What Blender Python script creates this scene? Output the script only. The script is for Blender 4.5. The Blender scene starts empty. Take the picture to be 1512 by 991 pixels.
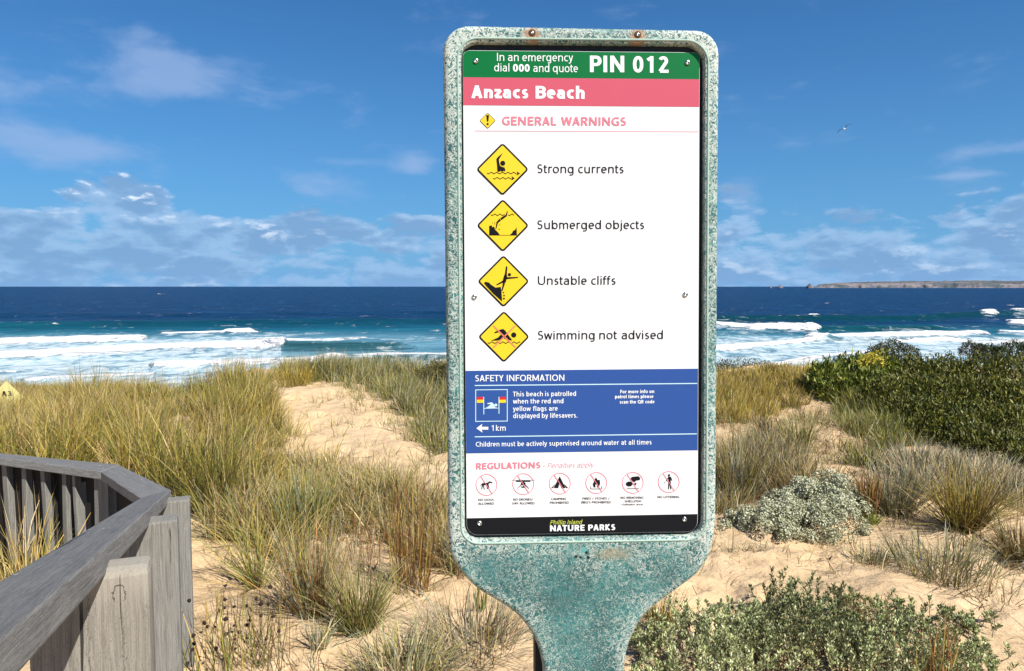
import bpy, bmesh, math, random
import numpy as np
from math import sin, cos, tan, atan, atan2, radians, pi, sqrt
from mathutils import Vector, Matrix
from mathutils.geometry import tessellate_polygon

random.seed(7)
rng = np.random.default_rng(7)
SC = bpy.context.scene
COL = SC.collection

# ------------------------------------------------------------------ camera
F = 1092.0; CX = 756.0; CY = 495.5
PITCH = radians(3.7984)
CAM_Z = 1.6
SEA_Z = -11.0
cam_data = bpy.data.cameras.new('camera')
cam_data.sensor_width = 36.0
cam_data.lens = 26.0
cam_data.clip_start = 0.02
cam_data.clip_end = 200000.0
cam = bpy.data.objects.new('camera', cam_data)
cam.location = (0, 0, CAM_Z)
cam.rotation_euler = (radians(90) - PITCH, 0, 0)
COL.objects.link(cam)
SC.camera = cam

# ------------------------------------------------------------------ light
SUN_EL = radians(46)
SUN_AZ = radians(43)          # to the right of straight behind the camera
sdir = Vector((cos(SUN_EL) * sin(SUN_AZ), -cos(SUN_EL) * cos(SUN_AZ), sin(SUN_EL)))
sun_data = bpy.data.lights.new('sun', 'SUN')
sun_data.energy = 5.0
sun_data.angle = radians(0.53)
sun_data.color = (1.0, 0.95, 0.87)
sun = bpy.data.objects.new('sun', sun_data)
sun.rotation_euler = sdir.to_track_quat('Z', 'Y').to_euler()
sun.location = (0, 0, 30)
COL.objects.link(sun)

SC.view_settings.view_transform = 'Standard'
SC.view_settings.look = 'None'
SC.view_settings.exposure = 0.84
SC.view_settings.gamma = 1.0
SC.view_settings.use_curve_mapping = False
SC.render.engine = 'CYCLES'
SC.cycles.max_bounces = 6
SC.cycles.transparent_max_bounces = 4


# reflectances below are scaled to this overall level (the exposure makes up for it)
ALB = 0.76
def al(c): return tuple(v * ALB for v in c)


class NT:
    """small helper around a node tree"""
    def __init__(self, nt):
        self.nt = nt; self.n = nt.nodes; self.l = nt.links

    def node(self, t, **kw):
        nd = self.n.new(t)
        for k, v in kw.items():
            setattr(nd, k, v)
        return nd

    def put(self, sock, v):
        if isinstance(v, bpy.types.NodeSocket):
            self.l.new(v, sock)
        elif v is not None:
            if isinstance(v, (tuple, list)) and len(v) == 3 and sock.type == 'RGBA':
                v = (*v, 1)
            sock.default_value = v

    def math(self, op, a, b=None, c=None, clamp=False):
        nd = self.node('ShaderNodeMath', operation=op, use_clamp=clamp)
        self.put(nd.inputs[0], a)
        if b is not None: self.put(nd.inputs[1], b)
        if c is not None: self.put(nd.inputs[2], c)
        return nd.outputs[0]

    def vmath(self, op, a, b=None):
        nd = self.node('ShaderNodeVectorMath', operation=op)
        self.put(nd.inputs[0], a)
        if b is not None: self.put(nd.inputs[1], b)
        return nd.outputs[0]

    def comb(self, x, y, z):
        nd = self.node('ShaderNodeCombineXYZ')
        self.put(nd.inputs[0], x); self.put(nd.inputs[1], y); self.put(nd.inputs[2], z)
        return nd.outputs[0]

    def sep(self, v):
        nd = self.node('ShaderNodeSeparateXYZ'); self.put(nd.inputs[0], v)
        return nd.outputs

    def noise(self, vec, scale, detail=4, rough=0.55, dist=0.0, col=False):
        nd = self.node('ShaderNodeTexNoise')
        self.put(nd.inputs['Vector'], vec); nd.inputs['Scale'].default_value = scale
        nd.inputs['Detail'].default_value = detail; nd.inputs['Roughness'].default_value = rough
        nd.inputs['Distortion'].default_value = dist
        return nd.outputs['Color' if col else 'Fac']

    def ramp(self, f, lo, hi, smooth=True):
        nd = self.node('ShaderNodeMapRange', interpolation_type='SMOOTHSTEP' if smooth else 'LINEAR', clamp=True)
        self.put(nd.inputs[0], f); self.put(nd.inputs[1], lo); self.put(nd.inputs[2], hi)
        nd.inputs[3].default_value = 0; nd.inputs[4].default_value = 1
        return nd.outputs[0]

    def mix(self, f, a, b, mode='MIX'):
        nd = self.node('ShaderNodeMix', data_type='RGBA', blend_type=mode)
        self.put(nd.inputs[0], f); self.put(nd.inputs[6], a); self.put(nd.inputs[7], b)
        return nd.outputs[2]

    def scalev(self, vec, s):
        return self.vmath('MULTIPLY', vec, s)


# ------------------------------------------------------------------ world: daylight sky with clouds
world = bpy.data.worlds.new('World')
SC.world = world
world.use_nodes = True
W = NT(world.node_tree)
W.n.clear()
sky = W.node('ShaderNodeTexSky', sky_type='NISHITA')
sky.sun_disc = False
sky.sun_elevation = SUN_EL
sky.sun_rotation = atan2(sdir.x, sdir.y)
sky.altitude = 0
sky.air_density = 1.0
sky.dust_density = 0.25
sky.ozone_density = 2.2
tc = W.node('ShaderNodeTexCoord')
d = tc.outputs['Generated']
dx, dy, dz = W.sep(d)
az = W.math('MULTIPLY', W.math('ARCTAN2', dx, dy), 57.2958)
el = W.math('MULTIPLY', W.math('ARCSINE', dz), 57.2958)
elp = W.math('MAXIMUM', el, 0.0)
# clouds get thinner, flatter towards the horizon
P = W.comb(W.math('MULTIPLY', az, 0.10), W.math('MULTIPLY', elp, 0.24), 3.7)
P2 = W.comb(W.math('MULTIPLY_ADD', az, 0.10, 0.03), W.math('MULTIPLY_ADD', elp, 0.24, 0.10), 3.7)
def billow(vec):
    wv = W.vmath('ADD', vec, W.scalev(W.noise(vec, 3.0, 4, .6, col=True), (.36, .36, 0)))
    out = W.noise(vec, 1.3, 7, .64, .0)
    for sc_, am in ((2.6, .32), (6.8, .17)):
        vo = W.node('ShaderNodeTexVoronoi', feature='F1', voronoi_dimensions='2D'); vo.inputs['Scale'].default_value = sc_
        W.l.new(wv, vo.inputs['Vector'])
        out = W.math('ADD', out, W.math('MULTIPLY', W.math('SUBTRACT', .42, vo.outputs['Distance']), am))
    return out
n1 = billow(P)
n1b = billow(P2)
nlow = W.noise(W.comb(W.math('MULTIPLY', az, 0.055), W.math('MULTIPLY', elp, 0.05), 11.0), 1.0, 3, 0.5)

def gauss(a0, e0, sa, se, amp):
    qa = W.math('DIVIDE', W.math('SUBTRACT', az, a0), sa)
    qe = W.math('DIVIDE', W.math('SUBTRACT', el, e0), se)
    s = W.math('ADD', W.math('MULTIPLY', qa, qa), W.math('MULTIPLY', qe, qe))
    return W.math('MULTIPLY', W.math('EXPONENT', W.math('MULTIPLY', s, -1.0)), amp)

# cumulus bank along the horizon: its top about 5 degrees up, higher to the left
lefty = W.ramp(az, -8.0, -30.0)
righty = W.ramp(az, 10.0, 18.0)
top = W.math('ADD', W.math('MULTIPLY_ADD', lefty, 3.0, 3.9), W.math('MULTIPLY', righty, 1.1))
top = W.math('ADD', top, W.math('MULTIPLY', W.math('SUBTRACT', nlow, 0.5), 8.0))
bank = W.math('DIVIDE', W.math('SUBTRACT', top, el), 3.2)
bank = W.math('MINIMUM', W.math('MAXIMUM', bank, -0.75), 0.40)
dens = W.math('ADD', W.math('MULTIPLY', W.math('SUBTRACT', n1, 0.5), 2.2), W.math('MULTIPLY', bank, 1.05))
for g in [(-27.0, 5.6, 2.0, 1.0, .35), (-18.4, 3.6, 1.8, .6, .35),
          (-20.5, 3.9, 3.0, .9, .5), (-28.5, 6.4, 3.0, 1.1, .5), (-4, 5.2, 4, .8, .45), (16.8, 6.2, 1.6, 1.5, .7), (34, 9.2, 4, .7, .55),
          (31, 7.4, 4, .35, .4), (18, 8.3, 2.6, .3, .4), (60, 8, 9, 1.6, .5), (-62, 8, 8, 2, .5)]:
    dens = W.math('ADD', dens, gauss(*g))
cum = W.ramp(dens, -0.02, 0.36)
# lighter veil low down, plus the soft cloud high on the left
soft = W.math('ADD', W.noise(P, 1.4, 7, 0.6, 0.2), W.math('MULTIPLY', W.math('SUBTRACT', n1, .5), .35))
veil_m = W.math('ADD', gauss(-25.0, 14.6, 3.6, 2.2, 1.0), gauss(-19.5, 15.0, 3.0, 1.6, .30))
for g in [(-34, 12.5, 6, 1.2, .4), (-33.5, 9.7, 3.0, 1.2, 1.0), (-29.0, 9.1, 2.4, .8, .9), (-14.5, 7.6, 3.2, 1.1, .8), (-12.5, 9.2, 3.0, .35, .6), (-7.3, 9, 1.5, .8, .9),
          (34, 8.7, 3.6, .5, .8), (31, 7.2, 3.2, .22, .6), (17.0, 6.2, 1.5, 1.5, .9), (26, 10.2, 1.6, .2, .3), (60, 9, 8, 1.5, .8), (-70, 10, 9, 2, .8)]:
    veil_m = W.math('ADD', veil_m, gauss(*g))
veil = W.math('MULTIPLY', W.ramp(W.math('ADD', W.math('MULTIPLY', W.math('SUBTRACT', soft, 0.5), 2.2), veil_m), 0.12, 1.10), 0.55)
lit = W.math('SUBTRACT', n1, n1b)
litf = W.ramp(W.math('ADD', lit, W.math('MULTIPLY', W.math('SUBTRACT', n1, .5), .25)), 0.05, 0.22)
litf = W.math('MULTIPLY', litf, W.math('MAXIMUM', W.ramp(W.noise(P, .75, 3, .5), .44, .60), W.math('ADD', gauss(-28.5, 6.2, 5.0, 1.4, 1.3), gauss(-19.0, 4.1, 2.6, .8, 1.4))))
litf = W.math('MULTIPLY', litf, W.math('MULTIPLY_ADD', lefty, 0.60, 0.35))
# colours are in the sky texture's own (bright) units
ccol = W.mix(W.ramp(n1b, .38, .62), (3.5, 5.5, 8.2), (2.15, 3.85, 6.5))
ccol = W.mix(litf, ccol, (9.4, 10.2, 11.2))
hsv = W.node('ShaderNodeHueSaturation')
hsv.inputs['Hue'].default_value = 0.497
hsv.inputs['Saturation'].default_value = 1.22
hsv.inputs['Value'].default_value = 1.0
W.l.new(sky.outputs[0], hsv.inputs['Color'])
SKYTINT = (0.36, 0.67, 0.97)
base = W.mix(1.0, hsv.outputs[0], SKYTINT, 'MULTIPLY')
# sea air: the lowest ten degrees stay blue instead of turning yellowish
base = W.mix(W.math('MULTIPLY', W.math('EXPONENT', W.math('MULTIPLY', elp, -0.085)), 0.90), base, (1.40, 3.95, 7.5))
c = W.mix(veil, base, (3.7, 5.1, 7.9))
c = W.mix(W.math('MULTIPLY', cum, 0.85), c, ccol)
# a touch of pale air just above the horizon
hz = W.math('MULTIPLY', W.math('EXPONENT', W.math('MULTIPLY', elp, -0.8)), 0.5)
c = W.mix(hz, c, (2.3, 4.5, 7.9))
bg = W.node('ShaderNodeBackground')
bg.inputs['Strength'].default_value = 0.0575
W.l.new(c, bg.inputs['Color'])
wo = W.node('ShaderNodeOutputWorld')
W.l.new(bg.outputs[0], wo.inputs['Surface'])


# ------------------------------------------------------------------ geometry helpers
def ray(px, py):
    a = (px - CX) / F; b = -(py - CY) / F
    return np.array([a, cos(PITCH) + b * sin(PITCH), -sin(PITCH) + b * cos(PITCH)])

def pt(px, py, depth):
    """world point seen at photograph pixel (px, py) and lying `depth` metres ahead"""
    r = ray(px, py)
    return np.array([0, 0, CAM_Z]) + r * depth / r[1]

def project(x, y, z):
    z = z - CAM_Z
    zc = y * cos(PITCH) - z * sin(PITCH); yc = y * sin(PITCH) + z * cos(PITCH)
    return CX + F * x / zc, CY - F * yc / zc

def tag(o, label=None, cat=None, group=None, kind=None):
    if label: o['label'] = label
    if cat: o['category'] = cat
    if group: o['group'] = group
    if kind: o['kind'] = kind
    return o

def link(name, me, mat=None, parent=None, loc=None):
    o = bpy.data.objects.new(name, me)
    COL.objects.link(o)
    if mat is not None:
        for m in (mat if isinstance(mat, (list, tuple)) else [mat]):
            me.materials.append(m)
    if parent is not None: o.parent = parent
    if loc is not None: o.location = loc
    return o

def empty(name, loc=(0, 0, 0), rz=0.0, parent=None):
    o = bpy.data.objects.new(name, None)
    COL.objects.link(o)
    o.empty_display_size = 0.2
    o.location = loc; o.rotation_euler = (0, 0, rz)
    if parent is not None: o.parent = parent
    return o

def mesh_np(name, V, quads=None, tris=None, col=None, attrs=None, smooth=False, matidx=None):
    me = bpy.data.meshes.new(name)
    V = np.asarray(V, dtype=np.float32).reshape(-1, 3)
    q = np.zeros((0, 4), np.int32) if quads is None else np.asarray(quads, np.int32)
    t = np.zeros((0, 3), np.int32) if tris is None else np.asarray(tris, np.int32)
    me.vertices.add(len(V)); me.vertices.foreach_set('co', V.ravel())
    loops = np.concatenate([q.ravel(), t.ravel()]).astype(np.int32)
    me.loops.add(len(loops)); me.loops.foreach_set('vertex_index', loops)
    n = len(q) + len(t)
    me.polygons.add(n)
    starts = np.concatenate([np.arange(len(q)) * 4, len(q) * 4 + np.arange(len(t)) * 3]).astype(np.int32)
    me.polygons.foreach_set('loop_start', starts)
    if matidx is not None:
        me.polygons.foreach_set('material_index', np.asarray(matidx, np.int32))
    me.update(calc_edges=True)
    if smooth:
        me.polygons.foreach_set('use_smooth', np.ones(n, bool))
    if col is not None:
        a = me.color_attributes.new('tint', 'FLOAT_COLOR', 'POINT')
        c4 = np.ones((len(V), 4), np.float32); c4[:, :3] = col
        a.data.foreach_set('color', c4.ravel())
    for k, v in (attrs or {}).items():
        a = me.attributes.new(k, 'FLOAT', 'POINT')
        a.data.foreach_set('value', np.asarray(v, np.float32))
    return me

def vnoise(x, y, seed=0):
    """smooth value noise, vectorised"""
    r = np.random.default_rng(seed).random((256, 256))
    xi = np.floor(x).astype(int); yi = np.floor(y).astype(int)
    fx = x - xi; fy = y - yi
    fx = fx * fx * (3 - 2 * fx); fy = fy * fy * (3 - 2 * fy)
    a = r[xi % 256, yi % 256]; b = r[(xi + 1) % 256, yi % 256]
    c_ = r[xi % 256, (yi + 1) % 256]; d_ = r[(xi + 1) % 256, (yi + 1) % 256]
    return (a * (1 - fx) + b * fx) * (1 - fy) + (c_ * (1 - fx) + d_ * fx) * fy

def fbm(x, y, oct=4, seed=0, gain=0.5):
    s = 0; a = 1; t = 0
    for k in range(oct):
        s = s + a * (vnoise(x * 2 ** k + 17.3 * k, y * 2 ** k - 9.1 * k, seed + k) - 0.5); t += a; a *= gain
    return s / t * 2

def sstep(a, b, x):
    t = np.clip((x - a) / (b - a), 0, 1)
    return t * t * (3 - 2 * t)

def in_poly(px, py, poly):
    px = np.asarray(px); inside = np.zeros(px.shape, bool)
    n = len(poly); j = n - 1
    for i in range(n):
        xi, yi = poly[i]; xj, yj = poly[j]
        cond = ((yi > py) != (yj > py)) & (px < (xj - xi) * (py - yi) / (yj - yi + 1e-12) + xi)
        inside ^= cond
        j = i
    return inside


# ------------------------------------------------------------------ materials
def new_mat(name):
    m = bpy.data.materials.new(name); m.use_nodes = True
    t = NT(m.node_tree)
    p = t.n['Principled BSDF']
    return m, t, p

def flat_mat(name, color, rough=0.5, metal=0.0, spec=0.5, var=0.04, scale=60):
    m, t, p = new_mat(name)
    tcn = t.node('ShaderNodeTexCoord')
    n = t.noise(tcn.outputs['Object'], scale, 3)
    f = t.math('MULTIPLY_ADD', n, 2 * var, 1 - var)
    colr = t.vmath('MULTIPLY', t.comb(*al(color)), t.comb(f, f, f))
    t.put(p.inputs['Base Color'], colr)
    p.inputs['Roughness'].default_value = rough
    p.inputs['Metallic'].default_value = metal
    p.inputs['Specular IOR Level'].default_value = spec
    return m

def blade_mat(name, gloss=0.55, trans=0.25, sat=1.0):
    m, t, p = new_mat(name)
    a = t.node('ShaderNodeAttribute', attribute_name='tint')
    g = t.node('ShaderNodeNewGeometry')
    t.put(p.inputs['Base Color'], a.outputs['Color'])
    p.inputs['Roughness'].default_value = gloss
    p.inputs['Specular IOR Level'].default_value = 0.3
    tr = t.node('ShaderNodeBsdfTranslucent')
    t.put(tr.inputs['Color'], a.outputs['Color'])
    mx = t.node('ShaderNodeMixShader'); mx.inputs[0].default_value = trans
    t.l.new(p.outputs[0], mx.inputs[1]); t.l.new(tr.outputs[0], mx.inputs[2])
    t.l.new(mx.outputs[0], t.n['Material Output'].inputs['Surface'])
    return m

M_BLADE = blade_mat('grass_blade', 0.55, 0.12)
M_LEAF = blade_mat('shrub_leaf', 0.45, 0.14)

# sand
M_SAND, t, p = new_mat('dune_sand')
tcn = t.node('ShaderNodeTexCoord'); ob = tcn.outputs['Object']
big = t.noise(ob, 0.9, 5, 0.6)
mid = t.noise(ob, 14, 5, 0.65)
fine = t.noise(ob, 420, 2, 0.7)
colr = t.mix(t.ramp(big, 0.35, 0.68), (0.67, 0.495, 0.305), (0.60, 0.43, 0.25))
colr = t.mix(t.math('MULTIPLY', t.ramp(mid, 0.5, 0.75), 0.35), colr, (0.50, 0.325, 0.165))
colr = t.mix(t.math('MULTIPLY', t.ramp(fine, 0.56, 0.72), 0.30), colr, (0.34, 0.22, 0.12))
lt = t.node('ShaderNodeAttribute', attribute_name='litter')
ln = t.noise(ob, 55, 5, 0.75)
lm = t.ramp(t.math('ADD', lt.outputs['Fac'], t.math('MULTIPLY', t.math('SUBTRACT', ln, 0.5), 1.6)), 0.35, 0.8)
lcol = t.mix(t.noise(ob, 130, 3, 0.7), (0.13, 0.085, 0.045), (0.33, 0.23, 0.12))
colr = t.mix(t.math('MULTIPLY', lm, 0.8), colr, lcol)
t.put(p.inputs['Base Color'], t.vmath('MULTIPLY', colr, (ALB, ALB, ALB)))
p.inputs['Roughness'].default_value = 0.95
p.inputs['Specular IOR Level'].default_value = 0.1
bh = t.math('ADD', t.math('MULTIPLY', t.noise(ob, 7, 4, 0.5), 0.055), t.math('MULTIPLY', t.noise(ob, 60, 4, 0.65), 0.008))
bh = t.math('ADD', bh, t.math('MULTIPLY', t.noise(t.scalev(ob, (1, 1.6, 1)), 22, 3, 0.5, 0.6), 0.006))
bmp = t.node('ShaderNodeBump'); bmp.inputs['Strength'].default_value = 0.8; bmp.inputs['Distance'].default_value = 1.0
t.l.new(bh, bmp.inputs['Height']); t.l.new(bmp.outputs[0], p.inputs['Normal'])

# ------------------------------------------------------------------ terrain
HUM = [(-2.9, 10.6, .7, .5, .10), (-2.0, 9.6, .6, .4, .08), (-1.7, 8.4, .5, .4, .07), (-2.3, 8.0, .4, .3, -.05), (-1.2, 7.4, .5, .35, .06), (-3.9, 7.9, 1.0, 1.1, .20), (-3.1, 8.0, 1.6, 1.5, .06), (-2.6, 9.0, 1.2, 1.6, .05), (5.2, 10.2, 2.4, 2.0, .30), (8.6, 9.6, 2.4, 2.6, .25),
       (3.9, 11.6, 1.4, 1.4, .20), (-0.6, 12.6, 1.6, 1.1, .22), (-2.6, 11.4, 1.3, 1.6, .02), (2.55, 6.2, .8, .5, .06),
       (1.55, 3.4, .5, .35, .05), (3.2, 7.7, .5, .35, .07), (-.75, 5.0, .7, .5, .08), (-.35, 4.0, .5, .4, .05), (3.2, 5.4, .7, .5, .08),
       (3.9, 6.7, .8, .5, .08), (2.2, 7.6, .5, .4, .08), (-6.5, 8.5, 1.6, 3, -.22)]
PITS = None

def hgt(x, y):
    x = np.asarray(x, float); y = np.asarray(y, float)
    h = 0.0 * x
    for (hx, hy, sx, sy, a) in HUM:
        h = h + a * np.exp(-((x - hx) / sx) ** 2 - ((y - hy) / sy) ** 2)
    near = np.exp(-np.maximum(np.hypot(x * .6, y - 7) - 14, 0) / 8)
    h = h + 0.075 * fbm(x * .9, y * .9, 4, 3) * near + .045 * fbm(x * 3.6, y * 3.6, 3, 11) * near
    # seaward face of the dune, then the hidden beach running under the sea
    edge = 13.6 + 1.2 * fbm(x * .25, x * 0 + 3.3, 2, 5) - 4.4 * (1 - sstep(-.42, -.345, x / np.maximum(y, 1)))
    s = np.maximum(y - edge, 0)
    fall = np.where(s < 3, s * s / 6 * .33, (s - 1.5) * .33)
    h = h - np.minimum(fall, 10.2 + .012 * s)
    # behind the camera and inland the ground rolls gently
    far = np.maximum(np.hypot(x, np.minimum(y, 0)) - 18, 0)
    h = h + np.where(y < edge, .6 * fbm(x * .05, y * .05, 3, 21) * np.minimum(far / 30, 1), 0)
    return h

def add_pits(x, y, h):
    r = np.random.default_rng(5)
    n = 1300
    P_ = np.stack([r.uniform(-5, 8, n), r.uniform(2.3, 12, n), r.uniform(.06, .14, n), r.uniform(.018, .055, n), r.uniform(0, pi, n)], 1)
    for (a, b, s, dd, an) in P_:
        m = (np.abs(x - a) < 3 * s) & (np.abs(y - b) < 3 * s)
        if not m.any(): continue
        ux = (x[m] - a) * cos(an) + (y[m] - b) * sin(an); uy = -(x[m] - a) * sin(an) + (y[m] - b) * cos(an)
        q = np.sqrt((ux / s) ** 2 + (uy / (s * .6)) ** 2)
        h[m] += dd * (-np.exp(-q * q * 1.6) + .55 * np.exp(-((q - 1.25) / .35) ** 2))
    return h

def span(segs):
    out = []
    for a, b, st in segs:
        n = max(1, int(round((b - a) / st)))
        out.append(np.linspace(a, b, n, endpoint=False))
    out.append([segs[-1][1]])
    return np.concatenate(out)

def geo(a, b, n): return np.geomspace(a, b, n)

gx = np.concatenate([-geo(6000, 14, 34)[:-1], span([(-14, -7, .12), (-7, 8.5, .045), (8.5, 14, .1)]), geo(14, 6000, 34)[1:]])
gy = np.concatenate([-geo(3000, 3, 24)[:-1], span([(-3, 1.6, .2), (1.6, 6, .028), (6, 10, .045), (10, 15.5, .06), (15.5, 60, .8)]), geo(61, 200, 12)])
GX, GY = np.meshgrid(gx, gy)
GH = hgt(GX, GY)
GH = add_pits(GX.ravel(), GY.ravel(), GH.ravel().copy()).reshape(GX.shape)
nx_, ny_ = len(gx), len(gy)

def grid_quads(nx, ny):
    i = np.arange(nx * ny).reshape(ny, nx)
    return np.stack([i[:-1, :-1], i[:-1, 1:], i[1:, 1:], i[1:, :-1]], -1).reshape(-1, 4)

# ------------------------------------------------------------------ vegetation regions, as polygons of ground seen in the photograph
R_LEFT = [(-500, 640), (-60, 700), (90, 710), (200, 735), (270, 750), (300, 790), (380, 800), (440, 760), (520, 745), (470, 705),
          (434, 668), (404, 630), (384, 600), (368, 576), (335, 563), (0, 568), (-500, 560)]
R_BEHIND = [(372, 560), (535, 570), (575, 592), (612, 628), (650, 690), (700, 690), (760, 640), (760, 552), (372, 548)]
R_MIDL = [(300, 790), (380, 760), (470, 700), (560, 725), (640, 755), (760, 760), (760, 830), (700, 850), (640, 840), (560, 800), (470, 800), (430, 830), (380, 820)]
R_RTOP = [(1000, 540), (1130, 540), (1205, 555), (1190, 600), (1130, 620), (1085, 635), (1000, 640)]
R_RGRASS = [(1235, 600), (1250, 640), (1320, 665), (1345, 660), (1345, 640), (1330, 610), (1290, 590)]
R_RBAND = [(1330, 690), (1390, 680), (1450, 705), (1512, 715), (1700, 730), (1700, 790), (1512, 760), (1420, 745), (1330, 735)]
R_RLOW = [(1060, 690), (1120, 650), (1200, 700), (1250, 740), (1120, 745), (1080, 760), (1000, 760), (1000, 690)]
R_SHRUB = [(1205, 585), (1240, 600), (1330, 640), (1420, 690), (1512, 700), (1900, 700), (1900, 540), (1230, 555)]

def sample(poly, n, ymin=2.2, ymax=15.5, xr=(-9, 9), seed=0, accept=None):
    r = np.random.default_rng(seed)
    out = []
    tot = 0
    while tot < n:
        y = r.uniform(ymin, ymax, 6000); x = r.uniform(*xr, 6000)
        z = hgt(x, y)
        px, py = project(x, y, z)
        m = in_poly(px, py, poly)
        if accept is not None: m &= accept(x, y, px, py, r)
        q = np.stack([x[m], y[m], z[m]], 1)
        out.append(q); tot += len(q)
        if len(out) > 400: break
    return np.concatenate(out)[:n]

GPX, GPY = project(GX, np.maximum(GY, .5), GH)
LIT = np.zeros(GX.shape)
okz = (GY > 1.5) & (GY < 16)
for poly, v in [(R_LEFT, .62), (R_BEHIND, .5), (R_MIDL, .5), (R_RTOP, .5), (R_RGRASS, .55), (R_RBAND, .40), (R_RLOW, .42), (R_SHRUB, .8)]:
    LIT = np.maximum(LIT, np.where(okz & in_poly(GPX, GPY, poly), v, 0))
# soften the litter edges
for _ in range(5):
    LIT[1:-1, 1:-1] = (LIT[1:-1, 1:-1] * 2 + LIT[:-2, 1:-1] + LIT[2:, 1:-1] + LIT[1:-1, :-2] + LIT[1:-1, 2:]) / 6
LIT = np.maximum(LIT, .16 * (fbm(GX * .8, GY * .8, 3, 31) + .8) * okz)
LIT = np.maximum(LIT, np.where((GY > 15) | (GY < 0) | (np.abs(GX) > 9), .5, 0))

# ------------------------------------------------------------------ grass builder
PAL = {
    'green': (.145, .180, .035), 'olive': (.27, .245, .045), 'gold': (.50, .36, .075), 'straw': (.55, .43, .22),
    'brown': (.20, .105, .045), 'rust': (.36, .16, .045), 'grey': (.30, .32, .22), 'dark': (.075, .085, .030), 'lime': (.30, .34, .05),
    'blue': (.21, .27, .20), 'pale': (.58, .50, .34),
}

def palette(n, w, r):
    keys = list(w); pr = np.array([w[k] for k in keys], float); pr /= pr.sum()
    c0 = np.array([PAL[k] for k in keys])[r.choice(len(keys), n, p=pr)]
    return ALB * c0 * r.uniform(.60, 1.40, (n, 1)) * r.uniform(.93, 1.07, (n, 3))

def blades(cent, nb, L, r, w=None, base_r=.05, tilt=.35, lean=(0, 0), curl=.18, width=.0045, lvar=.3, tips='straw', K=4, tiltpow=1.0, tipamt=.35):
    """every tuft at `cent` gets nb blades; returns arrays for mesh_np"""
    cent = np.repeat(np.asarray(cent, float).reshape(-1, 3), nb, 0)
    n = len(cent)
    L = np.broadcast_to(np.asarray(L, float), (n // nb,)) if np.ndim(L) else np.full(n // nb, L)
    Lb = np.repeat(L, nb) * np.clip(r.normal(1 - lvar * .4, lvar, n), .25, 1.35)
    ph = r.uniform(0, 2 * pi, n)
    th = np.abs(r.normal(0, tilt, n)) ** tiltpow
    rad = base_r * np.sqrt(r.random(n))
    b = cent.copy(); pb = ph + r.normal(0, .6, n)
    b[:, 0] += rad * np.cos(pb); b[:, 1] += rad * np.sin(pb); b[:, 2] -= .015
    dirv = np.stack([np.sin(th) * np.cos(ph) + lean[0], np.sin(th) * np.sin(ph) + lean[1], np.cos(th)], 1)
    dirv /= np.linalg.norm(dirv, axis=1)[:, None]
    out = np.stack([np.cos(ph) + lean[0] * 2, np.sin(ph) + lean[1] * 2, np.zeros(n)], 1)
    cu = curl * np.abs(r.normal(1, .6, n)) * (0.4 + np.sin(th))
    kink = r.normal(0, .05, (n, 3)); kink[:, 2] = 0
    sa = r.uniform(0, 2 * pi, n)
    side = np.stack([np.cos(sa), np.sin(sa), np.zeros(n)], 1)
    wd = width * r.uniform(.7, 1.3, n)
    ts = np.linspace(0, 1, K)
    pts = []
    for k, t_ in enumerate(ts):
        p_ = b + dirv * (Lb * t_)[:, None] + out * (cu * Lb * t_ * t_)[:, None] + kink * (Lb * sin(t_ * pi))[:, None]
        p_[:, 2] -= .55 * cu * Lb * t_ ** 2.2
        pts.append(p_)
    V = []
    for k in range(K - 1):
        ww = wd * (1.0 if k == 0 else (1.0 - .25 * k / (K - 1)))
        V.append(pts[k] - side * ww[:, None] / 2); V.append(pts[k] + side * ww[:, None] / 2)
    V.append(pts[-1])
    V = np.stack(V, 1)              # n, 2(K-1)+1, 3
    m = V.shape[1]
    off = (np.arange(n) * m)[:, None]
    q = np.concatenate([off + np.array([[2 * k, 2 * k + 1, 2 * k + 3, 2 * k + 2]]) for k in range(K - 2)])
    t_ = off + np.array([[2 * (K - 2), 2 * (K - 2) + 1, m - 1]])
    c0 = palette(n, w or {'olive': 1}, r) * np.repeat(r.uniform(.72, 1.22, n // nb), nb)[:, None]
    cent_f = None
    tipc = np.array(PAL[tips])
    C = np.repeat(c0[:, None, :], m, 1)
    f = np.zeros(m)
    for k in range(K - 1): f[2 * k] = f[2 * k + 1] = ts[k]
    f[-1] = 1
    ff = (f ** 2)[None, :, None] * tipamt * r.uniform(0, 1.6, (n, 1, 1))
    ff = np.clip(ff, 0, 1)
    C = C * (1 - ff) + tipc * ff
    return V.reshape(-1, 3), q, t_, C.reshape(-1, 3)

def merge(parts):
    V, Q, T, C = [], [], [], []; o = 0
    for v, q, t_, c0 in parts:
        V.append(v); C.append(c0); Q.append(q + o); T.append(t_ + o); o += len(v)
    return np.concatenate(V), np.concatenate(Q), np.concatenate(T), np.concatenate(C)

def stuff_grass(name, label, parts, cat='grass'):
    V, Q, T, C = merge(parts)
    o = link(name, mesh_np(name, V, Q, T, C), M_BLADE)
    tag(o, label, cat, kind='stuff')
    return o
# ==SECTION2==

def ground(px, py):
    r = ray(px, py)
    ys = np.linspace(1.2, 16, 1500)
    z = CAM_Z + r[2] / r[1] * ys; x = r[0] / r[1] * ys
    dlt = z - hgt(x, ys)
    k = int(np.argmax(dlt < 0)) if (dlt < 0).any() else len(ys) - 1
    return np.array([x[k], ys[k], hgt(x[k:k + 1], ys[k:k + 1])[0]])

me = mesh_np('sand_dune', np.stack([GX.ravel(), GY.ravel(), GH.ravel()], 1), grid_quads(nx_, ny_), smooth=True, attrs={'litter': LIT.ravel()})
tag(link('sand_dune', me, M_SAND), 'pale golden sand of the dune', kind='structure')

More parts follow.
